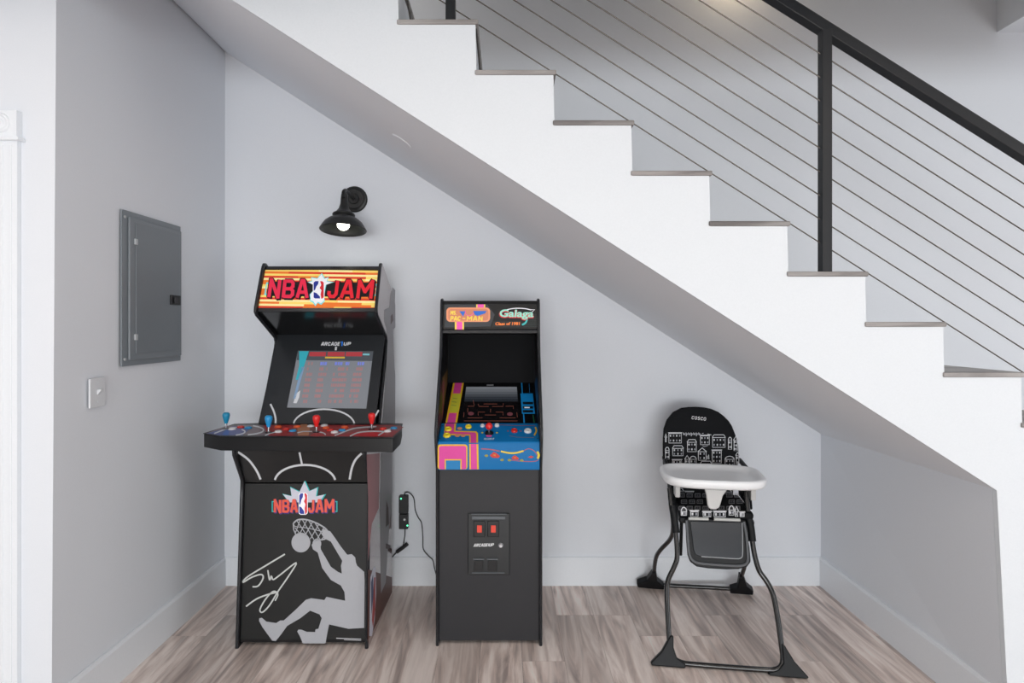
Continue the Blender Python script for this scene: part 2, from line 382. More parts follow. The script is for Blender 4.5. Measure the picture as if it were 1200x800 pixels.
# railing
rl = thing('stair_railing', 'black metal stair railing with steel cables along the edge of the steps', 'railing', (0.4, 2.12, 2.0))
YR = 2.123
def railz(x, z0, s=0.63): return z0-s*(x-1.135)
x0, x1 = -1.5, 2.55
MB().xz([(x0, railz(x0, 2.527)), (x1, railz(x1, 2.527)), (x1, railz(x1, 2.484)), (x0, railz(x0, 2.484))], 2.108, 2.150, M_RAIL).build('handrail', rl, 0.003)
MB().xz([(x0, railz(x0, 2.534)), (x1, railz(x1, 2.534)), (x1, railz(x1, 2.5275)), (x0, railz(x0, 2.5275))], 2.114, 2.144, M_RAIL).build('rail_cap', rl, 0.002)
for (xp, k, ztop) in ((1.119, 5, 2.496), (-0.2105, 0, 3.33), (2.45, 10, 1.69)):
    zb = STZ(k)+0.0175
    MB().box((xp, 2.105, zb), (xp+0.034, 2.140, ztop), M_RAIL).build('post', rl, 0.0015)
for j in range(9):
    z = lambda x: 1.731+0.084*j-0.638*(x-1.138)
    MB().tube([(-1.45, YR, z(-1.45)), (2.55, YR, z(2.55))], 0.0023, M_STEEL, 8, 1).build('cable', rl, smooth=True)

# ============================================================ LEFT WALL FITTINGS
def lw(px, py): return onplane(px, py, Vector((XL+0.002, 2.5, 1.5)), Vector((1, 0, 0)))
M_PANEL = mat('grey_steel_enamel', (128, 135, 141), 0.42, bump=0.03)
M_PANELD = mat('grey_steel_door', (122, 129, 135), 0.38, bump=0.03)
bp_ = thing('breaker_panel', 'grey steel electrical breaker panel with latched door set in the left wall', 'electrical panel', (XL, 2.65, 1.6))
WX = XL+0.003
MB().box((XL-0.0, 2.432, 1.281), (WX+0.004, 2.874, 1.924), M_PANEL).build('cover_frame', bp_, 0.002)
MB().box((WX+0.004, 2.468, 1.305), (WX+0.014, 2.865, 1.900), M_PANEL).build('raised_frame', bp_, 0.005)
dd = MB().box((WX+0.0145, 2.505, 1.332), (WX+0.018, 2.84, 1.880), M_PANELD).build('door', bp_, 0.001)
MB().box((WX+0.018, 2.755, 1.545), (WX+0.024, 2.838, 1.590), mat('black_plastic', (22, 22, 24), 0.4)).build('latch_recess', dd, 0.002)
MB().box((WX+0.024, 2.78, 1.555), (WX+0.029, 2.805, 1.58), mat('dark_plastic', (50, 50, 53), 0.4)).build('latch', dd, 0.001)
for z in (1.40, 1.80):
    MB().box((WX+0.014, 2.497, z-0.012), (WX+0.021, 2.513, z+0.012), mat('hinge_pale', (188, 192, 196), 0.4)).build('hinge', bp_, 0.001)
MB().tube([(WX+0.004, 2.45, 1.31), (WX+0.007, 2.45, 1.31)], 0.006, mat('screw_pale', (185, 188, 190), 0.4), 10, 1).build('screw', bp_)
MB().tube([(WX+0.004, 2.45, 1.895), (WX+0.007, 2.45, 1.895)], 0.006, _m['screw_pale'], 10, 1).build('screw', bp_)

sw = thing('light_switch', 'white light switch with a toggle on the left wall below the grey panel', 'light switch', (XL, 2.29, 1.19))
M_PLATE = mat('white_switch_plastic', (226, 229, 233), 0.35)
MB().box((WX-0.003, 2.245, 1.136), (WX+0.005, 2.332, 1.248), M_PLATE).build('plate', sw, 0.003)
MB().prism([(WX+0.005, 2.283, 1.183), (WX+0.005, 2.283, 1.203), (WX+0.019, 2.283, 1.207), (WX+0.019, 2.283, 1.200)], (0, 0.012, 0), M_PLATE).build('toggle', sw, 0.001)
for z in (1.157, 1.227): MB().tube([(WX+0.005, 2.289, z), (WX+0.006, 2.289, z)], 0.003, M_PLATE, 8, 1).build('screw', sw)

# ============================================================ WALL LAMP
wl = thing('wall_lamp', 'black barn-style wall lamp, lit, on the back wall above the taller arcade machine', 'wall lamp', (-0.842, YB, 2.15))
M_BRZ = mat('dark_bronze_metal', (38, 38, 38), 0.42, metal=0.2)
M_BRZI = mat('dark_shade_lining', (26, 28, 25), 0.5)
RX = Matrix.Rotation(math.pi/2, 4, 'X')
pm = Matrix.Translation((-0.842, YB, 2.153)) @ RX
MB().lathe([(0, 0.024), (0.025, 0.024), (0.03, 0.018), (0.052, 0.017), (0.058, 0.012), (0.068, 0.011), (0.073, 0.006), (0.073, 0.0), (0, 0)], pm, M_BRZ, 32).build('wall_plate', wl, smooth=True)
for sx in (-0.036, 0.036): MB().tube([(-0.842+sx, YB-0.017, 2.153), (-0.842+sx, YB-0.025, 2.153)], 0.005, M_BRZ, 10, 1).build('screw', wl)
YS = 3.09; XS = -0.838
MB().tube([(-0.842, YB-0.02, 2.153), (-0.842, YB-0.10, 2.158), (-0.84, YB-0.18, 2.160), (XS, YS+0.035, 2.155), (XS, YS+0.008, 2.14), (XS, YS, 2.11)], 0.010, M_BRZ, 12, 6).build('arm', wl, smooth=True)
sm = Matrix.Translation((XS, YS, 1.946)) @ Matrix.Rotation(math.radians(-8), 4, 'X')
MB().lathe([(0.0, 0.205), (0.008, 0.205), (0.012, 0.20), (0.012, 0.192), (0.017, 0.187), (0.019, 0.165), (0.02, 0.135), (0.027, 0.11), (0.042, 0.09), (0.056, 0.082),
            (0.058, 0.076), (0.056, 0.072), (0.05, 0.069), (0.05, 0.058)], sm, M_BRZ, 32).build('neck', wl, smooth=True, angle=50)
MB().lathe([(0.044, 0.063), (0.05, 0.064), (0.074, 0.054), (0.096, 0.036), (0.110, 0.014), (0.117, 0.001), (0.1195, -0.003), (0.1175, -0.006), (0.1145, -0.004), (0.108, 0.01)], sm, M_BRZ, 40).lathe(
    [(0.108, 0.01), (0.094, 0.030), (0.072, 0.047), (0.05, 0.056), (0.02, 0.060), (0.0, 0.060)], sm, M_BRZI, 40).build('shade', wl, smooth=True, angle=60)
mb_bulb = mat('lamp_glow', (255, 252, 240), 0.4, emit=5.0)
MB().lathe([(0.0, -0.004), (0.014, -0.002), (0.025, 0.005), (0.031, 0.016), (0.032, 0.028), (0.028, 0.042), (0.016, 0.054), (0.014, 0.06)], sm, mb_bulb, 24).build('bulb', wl, smooth=True)
lp = bpy.data.lights.new('lamp_bulb_light', 'POINT'); lp.energy = 0.3; lp.color = (1.0, 0.96, 0.88); lp.shadow_soft_size = 0.03
lo = bpy.data.objects.new('lamp_bulb_light', lp); lo.location = (XS, YS-0.01, 1.915); COL.objects.link(lo)

# ============================================================ ARCADE MACHINE 1 (basketball)
A1 = thing('arcade_cabinet', 'taller black arcade machine with red and yellow NBA JAM marquee and four joysticks', 'arcade machine', (-0.914, 2.95, 0))
L1, R1 = -1.213, -0.615
TH = 0.016
prof1 = [(2.685, 0), (2.735, 0.69), (2.738, 0.74), (2.725, 0.765), (2.655, 0.875), (2.652, 0.91), (2.92, 0.925), (2.948, 0.963), (3.135, 1.335), (3.142, 1.362), (3.128, 1.388),
         (2.895, 1.502), (2.882, 1.516), (2.884, 1.535), (2.972, 1.738), (2.985, 1.753), (3.0, 1.755), (3.225, 1.645), (3.24, 1.62), (3.24, 0.0), (3.18, 0), (3.175, 0.02), (2.75, 0.02), (2.745, 0)]
M_SIDE = mat('maroon_side_print', (124, 92, 92), 0.16, coat=0.8)
MB().yz(prof1, L1, L1+TH, M_BLACK).build('side_panel', A1, 0.002)
sp = MB().yz(prof1, R1-TH, R1, M_BLACK).build('side_panel', A1, 0.002)
for xs in (L1+TH/2, R1-TH/2):
    MB().tube([(xs, y-0.001, z) for y, z in prof1[:6]], 0.0082, M_EDGE, 8, 1).build('edge_molding', A1, smooth=True)
    MB().tube([(xs, y-0.001, z) for y, z in prof1[7:19]], 0.0082, M_EDGE, 8, 1).build('edge_molding', A1, smooth=True)
IL, IR = L1+TH, R1-TH
# front panels
fp_pt = Vector((0, 2.700, 0.02)); fp_top = Vector((0, 2.748, 0.722)); fp_dir = fp_top-fp_pt; fp_n = Vector((1, 0, 0)).cross(fp_dir)
M_FRONT = mat('charcoal_front_panel', (26, 27, 27), 0.45, spec=0.4)
MB().yz([(2.700, 0.03), (2.748, 0.722), (2.760, 0.722), (2.712, 0.03)], IL, IR, M_FRONT).build('front_panel', A1, 0.001)
MB().yz([(2.752, 0.726), (2.664, 0.905), (2.676, 0.908), (2.764, 0.728)], IL, IR, M_GREYG).build('knee_panel', A1, 0.001)
MB().yz([(2.70, 0.018), (2.72, 0.018), (2.72, 0.03), (2.70, 0.03)], IL, IR, M_BLACK).build('kick_rail', A1)
MB().yz([(3.225, 0.02), (3.235, 0.02), (3.235, 1.60), (3.225, 1.60)], IL, IR, M_BLACK).build('back_panel', A1)
MB().yz([(2.99, 1.745), (3.22, 1.635), (3.215, 1.625), (2.985, 1.735)], IL, IR, M_BLACK).build('top_panel', A1)
# marquee
mq_a, mq_b = Vector((0, 2.896, 1.528)), Vector((0, 2.980, 1.732)); mq_n = Vector((1, 0, 0)).cross(mq_b-mq_a)
MB().yz([(2.896, 1.528), (2.980, 1.732), (2.992, 1.727), (2.908, 1.522)], IL, IR, M_BLACK).build('marquee_panel', A1)
MB().yz([(2.972, 1.730), (2.988, 1.745), (2.996, 1.735), (2.980, 1.722)], IL, IR, M_EDGE).build('marquee_rail', A1, 0.001)
MB().yz([(2.889, 1.516), (2.893, 1.534), (2.903, 1.534), (2.903, 1.514)], IL, IR, M_EDGE).build('marquee_rail', A1, 0.001)
# speaker panel below the marquee and screen bezel
MB().yz([(2.900, 1.514), (3.143, 1.400), (3.148, 1.410), (2.905, 1.524)], IL, IR, M_BLACKG).build('speaker_panel', A1)
bz_a, bz_b = Vector((0, 2.896, 0.973)), Vector((0, 3.146, 1.401)); bz_n = Vector((1, 0, 0)).cross(bz_b-bz_a)
MB().yz([(2.890, 0.963), (3.146, 1.401), (3.156, 1.395), (2.900, 0.957)], IL, IR, M_BEZEL).build('screen_bezel', A1)
# marquee artwork (px on crop 7.27x at 295,305)
YEL = ink(250, 214, 110, 'lit'); ORG = ink(232, 118, 42, 'lit'); RED = ink(214, 58, 34, 'lit'); PAL = ink(252, 232, 160, 'lit')
a = Art(mq_a, mq_n, (295, 305, 7.27))
TLq, TRq, BRq, BLq = (118, 75), (1095, 88), (1062, 420), (56, 405)
def mqp(u, v):
    A = (TLq[0]+(TRq[0]-TLq[0])*u, TLq[1]+(TRq[1]-TLq[1])*u); B = (BLq[0]+(BRq[0]-BLq[0])*u, BLq[1]+(BRq[1]-BLq[1])*u)
    return (A[0]+(B[0]-A[0])*v, A[1]+(B[1]-A[1])*v)
a.poly(YEL, [TLq, TRq, BRq, BLq], 0)
rows = 18
seq = [YEL, RED, PAL, ORG, YEL, RED]
for r in range(rows):
    u = 0.0; k = r*2
    while u < 1:
        du = random.uniform(0.12, 0.42); u2 = min(1, u+du)
        m = random.choice([YEL, ORG, ORG, RED, RED, RED]) if r % 2 else random.choice([YEL, YEL, ORG, PAL])
        a.poly(m, [mqp(u, r/rows), mqp(u2, r/rows), mqp(u2, (r+1)/rows), mqp(u, (r+1)/rows)], 1)
        u = u2
NAVY = ink(34, 32, 66); BLK = ink(14, 14, 18); TEAL = ink(120, 214, 214, 'lit'); WHT = ink(236, 236, 242, 'lit'); HOT = ink(226, 38, 74, 'lit'); CRIM = ink(222, 30, 48, 'lit'); PINK = ink(238, 96, 140, 'lit'); BLU = ink(40, 56, 160); REDI = ink(205, 40, 50, 'lit')
a.poly(BLK, [(150, 180), (1040, 190), (1030, 312), (140, 305)], 2)
a.poly(TEAL, [(125, 188), (150, 188), (145, 204), (132, 204), (122, 282), (138, 282), (134, 298), (106, 298)], 3)
a.poly(TEAL, [(1050, 200), (1076, 202), (1066, 305), (1040, 303), (1044, 290), (1054, 290), (1062, 216), (1050, 215)], 3)
def burst(a, cx, pts, mo, mi, layer):
    c = (sum(p[0] for p in pts)/len(pts), sum(p[1] for p in pts)/len(pts))
    a.poly(mo, [(c[0]+(p[0]-c[0])*1.12, c[1]+(p[1]-c[1])*1.1) for p in pts], layer)
    a.poly(mi, pts, layer+1)
bp1 = [(595, 120), (618, 160), (648, 152), (636, 182), (690, 190), (630, 210), (612, 300), (618, 340), (590, 368), (565, 352), (545, 378), (528, 352), (505, 340), (500, 290), (535, 250), (528, 210), (485, 190), (520, 180), (512, 152), (560, 160)]
burst(a, 575, bp1, TEAL, WHT, 3)
for t, TL, TR, BR, BL in (('NBA', (158, 165), (486, 170), (480, 322), (135, 316)), ('JAM', (660, 172), (1046, 178), (1028, 328), (640, 318))):
    def sh(p, dx, dy): return (p[0]+dx, p[1]+dy)
    for k in range(1, 6): a.block(NAVY if k < 4 else BLK, t, TL, TR, BR, BL, 40, 5, 1.6*k, 2.2*k)
    a.block(BLK, t, TL, TR, BR, BL, 42, 6, -2, -2)
    a.block(HOT if t == 'NBA' else CRIM, t, TL, TR, BR, BL, 29, 8)
    # paler upper half of the letters
def capsule(a, x0, y0, x1, y1, layer):
    a.rrect(WHT, x0, y0, x1, y1, (x1-x0)*0.28, layer)
    g = (x1-x0)*0.07
    w_ = x1-x0; h_ = y1-y0
    a.poly(BLU, [(x0+g, y0+h_*0.12), (x0+w_*0.22, y0+g), (x0+w_*0.5, y0+g), (x0+w_*0.46, y0+h_*0.2), (x0+w_*0.3, y0+h_*0.32), (x0+w_*0.2, y0+h_*0.5), (x0+g, y0+h_*0.55)], layer+1)
    a.poly(BLU, [(x0+g, y0+h_*0.62), (x0+w_*0.3, y0+h_*0.66), (x0+w_*0.6, y0+h_*0.84), (x0+w_*0.62, y1-g*1.2), (x0+w_*0.2, y1-g*1.2), (x0+g, y0+h_*0.9)], layer+1)
    a.poly(REDI, [(x0+w_*0.62, y0+g), (x1-w_*0.2, y0+g), (x1-g, y0+h_*0.12), (x1-g, y0+h_*0.88), (x1-w_*0.2, y1-g), (x0+w_*0.72, y1-g), (x0+w_*0.66, y0+h_*0.72), (x0+w_*0.74, y0+h_*0.52), (x0+w_*0.58, y0+h_*0.4), (x0+w_*0.72, y0+h_*0.24)], layer+1)
capsule(a, 522, 172, 622, 335, 11)
a.build('marquee_artwork', A1)
# bezel artwork + logo
a = Art(bz_a, bz_n, (330, 390, 7.275))
SW = ink(225, 228, 232)
a.arc(SW, (362, 790), 262, 140, 188, 352, 14, 1)
a.build('bezel_stripe', A1)
a = Art(bz_a, bz_n, (330, 390, 7.275)); a.stroke(SW, [(795, 715), (828, 658)], 13, 1); a.build('bezel_stripe', A1)
a = Art(bz_a, bz_n, (330, 390, 7.275))
a.block(SW, 'ARCADE', (344, 80), (500, 80), (494, 108), (336, 108), 8, 1)
a.stroke(ink(40, 120, 225, 'lit'), [(505, 80), (518, 74), (514, 112)], 10, 1)
a.block(SW, 'UP', (534, 80), (594, 80), (588, 106), (528, 106), 8, 1)
a.poly(SW, [(456, 118), (474, 118), (470, 148), (453, 148)], 1)
a.build('bezel_logo', A1)
a = Art(bz_a, bz_n, (230, 300, 3.636))
a.stroke(SW, [(316, 630), (330, 660), (338, 690), (338, 712)], 8, 1, smooth=4)
a.build('bezel_stripe', A1)
# screen
scr = thing  # (screen built as a raised glass slab)
a = Art(bz_a, bz_n, (330, 390, 7.275))
SG = mat('screen_haze_grey', (118, 122, 128), 0.2, emit=0.42); SG2 = mat('screen_haze_dark', (78, 82, 88), 0.2, emit=0.35)  # greys carry reflection haze, put into the screen's emission
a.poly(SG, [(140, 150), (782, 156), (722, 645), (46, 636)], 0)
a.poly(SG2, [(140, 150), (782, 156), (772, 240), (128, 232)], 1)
a.poly(ink(50, 150, 165, 'screen'), [(150, 155), (232, 156), (190, 290), (140, 400), (120, 400), (150, 280)], 2)
a.poly(ink(112, 136, 164, 'screen'), [(168, 290), (196, 290), (120, 560), (100, 560)], 2)
a.poly(ink(180, 182, 186, 'screen'), [(120, 520), (160, 490), (150, 550), (128, 600), (100, 598), (112, 560)], 2)
rd = ink(158, 58, 64, 'screen')
for (s0, s1) in ((240, 380), (395, 540), (550, 690)): a.poly(rd, [(s0, 162), (s1, 163), (s1-4, 200), (s0-5, 199)], 2)
a.poly(ink(110, 170, 180, 'screen'), [(694, 176), (750, 177), (748, 192), (692, 190)], 2)
a.poly(ink(190, 160, 60, 'screen'), [(372, 203), (540, 204), (538, 218), (370, 217)], 2)
rp = ink(146, 112, 114, 'screen'); rb = ink(110, 122, 196, 'screen')
for r in range(8):
    y = 248+46*r; sx = -9*r*0.9
    for ci, (c0, c1) in enumerate(((228, 278), (332, 400), (456, 580), (628, 710))):
        m = (rb if ci else rp) if r == 0 else rp
        u = c0
        while u < c1-6:
            wd = random.uniform(9, 22)
            if random.random() < 0.85: a.poly(m, [(u+sx, y), (min(u+wd, c1)+sx, y), (min(u+wd, c1)+sx-4, y+27), (u+sx-4, y+27)], 2)
            u += wd+random.uniform(2, 6)
a.build('screen', A1)
# control deck
dt = 0.973
deck_xy = [(-1.223, 2.568), (-0.475, 2.532), (-0.473, 2.70), (-0.50, 2.90), (-0.64, 2.915), (-1.20, 2.915), (-1.31, 2.89), (-1.332, 2.640)]
MB().prism([(x, y, dt-0.062) for x, y in deck_xy], (0, 0, 0.060), M_BLACK).build('control_deck', A1, 0.003)
MB().prism([(-0.914+(x+0.914)*1.006, 2.74+(y-2.74)*1.015, dt-0.0015) for x, y in deck_xy], (0, 0, 0.002), M_BLACK).build('deck_overlay', A1, 0.0005)
a = Art(Vector((0, 2.7, dt+0.0006)), Vector((0, 0, 1)), (235, 475, 4.898))
GRY = ink(128, 110, 116); INDI = ink(84, 96, 160); BLUX = ink(50, 100, 190); RDX = ink(176, 44, 44); BRN = ink(128, 70, 60); ROS = ink(150, 70, 70)
a.poly(GRY, [(150, 116), (360, 112), (390, 174), (30, 162)], 0)
a.poly(INDI, [(36, 160), (190, 120), (290, 130), (240, 172), (110, 172)], 1)
a.poly(BLUX, [(122, 170), (146, 138), (166, 150), (158, 172)], 2)
a.poly(RDX, [(360, 112), (1100, 112), (1165, 124), (1100, 180), (390, 174)], 0)
a.poly(BRN, [(545, 118), (655, 116), (660, 150), (625, 176), (540, 175), (520, 140)], 1)
a.poly(ink(198, 130, 88), [(575, 108), (610, 108), (628, 135), (620, 174), (560, 174), (555, 130)], 2)
a.poly(ROS, [(800, 170), (900, 118), (1150, 116), (1160, 126), (1130, 148), (1010, 135), (890, 150)], 1)
a.poly(ink(205, 24, 34), [(870, 176), (905, 158), (1000, 150), (1060, 158), (1040, 178)], 2)
a.arc(SW, (240, 142), 122, 28, -60, 75, 8, 3)
a.arc(SW, (150, 152), 105, 22, -35, 60, 7, 3)
a.stroke(SW, [(78, 162), (130, 142), (170, 130), (230, 127)], 7, 3, smooth=3)
a.stroke(SW, [(370, 174), (400, 160), (440, 152)], 7, 3)
a.arc(SW, (640, 168), 76, 18, -80, 10, 7, 3)
a.stroke(SW, [(555, 158), (590, 150), (640, 150)], 6, 3)
a.stroke(SW, [(770, 174), (840, 146), (900, 130), (1010, 122)], 8, 3, smooth=3)
a.stroke(SW, [(858, 178), (900, 158), (960, 150), (1050, 150)], 8, 3, smooth=3)
a.stroke(SW, [(1020, 174), (1060, 148), (1090, 136)], 8, 3, smooth=3)
a.build('deck_artwork', A1)
dp = lambda px, py: onplane(px, py, Vector((0, 0, dt)), Vector((0, 0, 1)))
BT = {'w': mat('white_button', (226, 226, 228), 0.3), 'r': mat('red_button', (214, 44, 34), 0.3), 'b': mat('blue_button', (34, 148, 205), 0.3), 'o': mat('orange_button', (240, 98, 40), 0.3), 't': mat('teal_grip', (28, 138, 178), 0.28), 'R': mat('red_grip', (226, 40, 40), 0.28), 'B': mat('blue_grip', (36, 150, 212), 0.28), 'y': mat('yellow_button', (240, 214, 40), 0.3)}
def button(parent, p, m, r=0.0125, nrm=Vector((0, 0, 1)), h=0.009):
    Mx = Matrix.Translation(p) @ nrm.normalized().to_track_quat('Z', 'Y').to_matrix().to_4x4()
    return MB().lathe([(0, h*0.8), (r*0.6, h*0.75), (r*0.68, h), (r*0.95, h*0.95), (r*1.12, h*0.4), (r*1.15, 0.0), (r*1.1, -0.001)], Mx, m, 18).build('button', parent, smooth=True, angle=50)
for px, py, cc_ in ((272, 503.5, 'w'), (282, 501.2, 'r'), (291, 502, 'b'), (326, 500.8, 'o'), (334.6, 503.5, 'r'), (326, 506.5, 'w'), (348, 500.6, 'o'), (343, 505.5, 'b'),
                    (364, 500, 'w'), (380, 499.3, 'w'), (382, 502, 'o'), (387, 504.6, 'r'), (392, 507.2, 'w'), (400.7, 505, 'b'), (404, 501.2, 'o'), (449, 503, 'r'), (454, 506, 'w'), (461.5, 502.4, 'b')):
    button(A1, dp(px, py), BT[cc_], 0.0145)
M_SHAFT = mat('chrome_shaft', (190, 190, 194), 0.2, metal=0.9)
def joystick(parent, p, m, h, ball=False, n=Vector((0, 0, 1))):
    R3 = Matrix.Translation(p) @ n.normalized().to_track_quat('Z', 'Y').to_matrix().to_4x4()
    j = MB().lathe([(0, 0.004), (0.014, 0.004), (0.017, 0.0), (0.0165, -0.0005)], R3, BT['k'], 20).build('joystick', parent, smooth=True)
    MB().lathe([(0.0045, 0.003), (0.0045, h*0.45)], R3, M_SHAFT, 12).build('shaft', j, smooth=True)
    if ball:
        rr = 0.0165; pr = [(rr*math.sin(math.pi*k/12), h-rr-rr*math.cos(math.pi*k/12)) for k in range(13)]
    else:
        pr = [(0, h*0.32), (0.007, h*0.33), (0.009, h*0.42), (0.0135, h*0.62), (0.0165, h*0.8), (0.0155, h*0.92), (0.0095, h*0.99), (0, h)]
    MB().lathe(pr, R3, m, 20).build('grip', j, smooth=True, angle=60)
BT['k'] = mat('black_collar', (18, 18, 20), 0.35)
for px, py, m in ((265, 502.5, 't'), (314.8, 507, 'B'), (370.8, 506.5, 'R'), (435.6, 503.2, 'R')):
    joystick(A1, dp(px, py), BT[m], 0.077 if px < 300 or px > 400 else 0.078)
# knee panel artwork
kn_a, kn_b = Vector((0, 2.752, 0.726)), Vector((0, 2.664, 0.905)); kn_n = Vector((1, 0, 0)).cross(kn_b-kn_a)
a = Art(kn_a, kn_n, (235, 475, 4.898))
a.arc(SW, (600, 440), 175, 100, 188, 352, 12, 1)
a.stroke(SW, [(568, 268), (582, 335)], 11, 1)
a.build('court_line', A1)
for L_ in ([(215, 266), (275, 310), (320, 370), (345, 424)], [(925, 274), (890, 310), (868, 360), (856, 424)]):
    a = Art(kn_a, kn_n, (235, 475, 4.898)); a.stroke(SW, L_, 12.5, 1, smooth=4); a.build('court_line', A1)
# front artwork
SIL = ink(176, 178, 184)
a = Art(fp_pt, fp_n, (275, 560, 3.9))
a.poly(SIL, [(405, 232), (437, 243), (458, 272), (485, 312), (515, 350), (535, 347), (551, 362), (554, 385), (560, 400), (592, 428), (594, 470), (592, 684), (520, 688), (450, 672), (432, 668),
             (425, 700), (415, 755), (312, 755), (298, 722), (286, 700), (292, 692), (305, 692), (330, 702), (368, 703), (370, 690), (383, 688), (398, 640), (388, 622), (345, 605), (300, 640), (240, 675), (215, 710), (188, 744), (172, 742),
             (128, 682), (112, 652), (113, 640), (125, 638), (145, 655), (190, 662), (208, 650), (225, 650), (280, 600), (325, 556), (350, 548), (410, 557), (420, 542), (505, 560), (502, 520), (485, 490), (440, 465), (400, 410), (380, 340), (358, 325), (352, 305),
             (365, 285), (390, 285), (394, 325), (440, 405), (472, 428), (490, 436), (486, 400), (492, 378), (440, 290), (410, 275), (398, 255)], 1)
a.ell(SIL, (303, 294), 43, 45, 2, 32)
a.ell(SIL, (376, 300), 20, 24, 2)
a.stroke(SIL, [(270, 205), (290, 190), (330, 190), (380, 208), (420, 235), (425, 262), (412, 278), (370, 284)], 7, 2, smooth=4)
a.stroke(SIL, [(270, 205), (276, 220), (320, 226), (370, 236), (420, 250)], 3.5, 2, smooth=3)
a.stroke(SIL, [(268, 205), (270, 235), (280, 258)], 5, 2)
for p_ in ([(285, 195), (330, 262)], [(310, 190), (362, 280)], [(338, 192), (392, 284)], [(366, 202), (410, 272)], [(300, 190), (278, 250)], [(330, 192), (296, 258)], [(356, 200), (322, 262)], [(384, 212), (346, 278)], [(408, 226), (372, 286)], [(424, 246), (396, 282)], [(275, 225), (300, 255)]):
    a.stroke(SIL, p_, 4, 2)
INKW = ink(205, 208, 206)
a.stroke(INKW, [(230, 347), (150, 395), (60, 450), (38, 476), (80, 452), (122, 440), (130, 458), (108, 492), (82, 496)], 7, 2, smooth=5)
a.stroke(INKW, [(152, 420), (160, 465), (168, 447), (176, 463), (200, 448), (282, 386), (245, 450), (200, 515), (160, 580), (128, 612), (116, 600), (140, 555), (172, 520), (192, 520), (197, 535), (185, 560)], 6.5, 2, smooth=5)
a.stroke(INKW, [(52, 586), (100, 552), (150, 532), (190, 522)], 7, 2, smooth=4)
a.stroke(ink(190, 192, 196), [(465, 731), (578, 735)], 4, 2)
a.stroke(ink(190, 192, 196), [(500, 738), (578, 741)], 3, 2)
a.build('front_artwork', A1)
a = Art(fp_pt, fp_n, (310, 555, 8.42))
WP = ink(214, 214, 228); TQ = ink(40, 190, 190); OR2 = ink(240, 92, 74); PU = ink(84, 60, 150)
stp = [(395, 72), (440, 172), (520, 138), (508, 222), (592, 204), (540, 280), (245, 280), (182, 200), (268, 220), (256, 135), (345, 178)]
a.poly(TQ, [(395+(p[0]-390)*1.06, 262+(p[1]-262)*1.08) for p in stp], 1)
a.poly(WP, stp, 2)
for t, x0_, x1_ in (('NBA', 96, 326), ('JAM', 432, 688)):
    for k in (1, 2, 3): a.block(PU, t, (x0_, 256), (x1_, 256), (x1_, 380), (x0_, 380), 27, 3, 2.2*k, 3*k)
    a.block(OR2, t, (x0_, 256), (x1_, 256), (x1_, 380), (x0_, 380), 24, 5)
for sx_, d_ in ((72, 1), (720, -1)):
    a.poly(TQ, [(sx_, 268), (sx_+26*d_, 268), (sx_+26*d_, 278), (sx_+10*d_, 278), (sx_+10*d_, 366), (sx_+26*d_, 366), (sx_+26*d_, 376), (sx_, 376)], 3)
capsule(a, 338, 185, 428, 402, 7)
a.build('front_logo', A1)
# right side artwork
a = Art(Vector((R1, 0, 0)), Vector((1, 0, 0)), (0, 0, 1))
pr = [p for p in prof1[:20]]
a.mb.add([(R1+0.0002, y, z) for y, z in prof1[:20]], [list(range(20))], M_SIDE)
s4 = lambda pts: [(420+x/4.0, 300+y/4.0) for x, y in pts]
s3 = lambda pts: [(415+x/3.2, 520+y/3.2) for x, y in pts]
SIL2 = ink(160, 158, 162)
a.poly(SIL2, s4([(150, 180), (160, 148), (172, 160), (170, 215), (176, 250), (176, 330), (160, 345), (168, 520), (172, 560), (172, 790), (112, 790), (128, 560), (136, 400), (132, 340), (120, 300), (122, 250), (145, 240)]), 1)
a.poly(ink(90, 68, 70), s4([(150, 280), (160, 270), (164, 300), (150, 322)]), 2)
a.poly(ink(172, 120, 124), s3([(46, 40), (96, 34), (92, 240), (66, 300), (52, 440), (52, 200)]), 1)
a.poly(SIL2, s3([(100, 34), (142, 30), (142, 180), (130, 330), (118, 520), (100, 560), (96, 240)]), 1)
a.poly(ink(70, 46, 44), s3([(120, 210), (128, 240), (130, 300), (118, 312)]), 2)
a.poly(ink(60, 40, 40), s3([(118, 372), (136, 380), (134, 396), (118, 392)]), 2)
a.poly(ink(96, 52, 44), s3([(52, 470), (142, 500), (142, 555), (92, 660), (50, 740)]), 0)
a.poly(WP, s3([(60, 500), (72, 460), (80, 462), (82, 560), (76, 660), (66, 720), (56, 720), (58, 600)]), 2)
a.poly(ink(60, 80, 120), s3([(62, 520), (70, 490), (72, 560), (64, 640)]), 3)
a.poly(ink(170, 60, 60), s3([(74, 500), (79, 500), (78, 620), (70, 690), (66, 660)]), 3)
a.build('side_artwork', A1)

# ============================================================ ARCADE MACHINE 2 (1981 games)
A2 = thing('arcade_cabinet', 'shorter slim black arcade machine with blue control panel and coin door, in the middle', 'arcade machine', (-0.073, 2.95, 0))
L2, R2 = -0.314, 0.168
prof2 = [(2.708, 0), (2.706, 0.80), (2.655, 0.93), (2.645, 0.965), (2.655, 0.995), (2.79, 1.215), (2.85, 1.31), (2.872, 1.39), (2.890, 1.555), (2.90, 1.572), (2.92, 1.575), (3.20, 1.47), (3.215, 1.45), (3.215, 0), (3.15, 0), (3.145, 0.02), (2.76, 0.02), (2.755, 0)]
T2 = 0.014
for xs in (L2, R2-T2):
    MB().yz(prof2, xs, xs+T2, M_BLACK).build('side_panel', A2, 0.002)
    MB().tube([(xs+T2/2, y-0.001, z) for y, z in prof2[:13]], 0.0074, M_EDGE, 8, 1).build('edge_molding', A2, smooth=True)
JL, JR = L2+T2, R2-T2
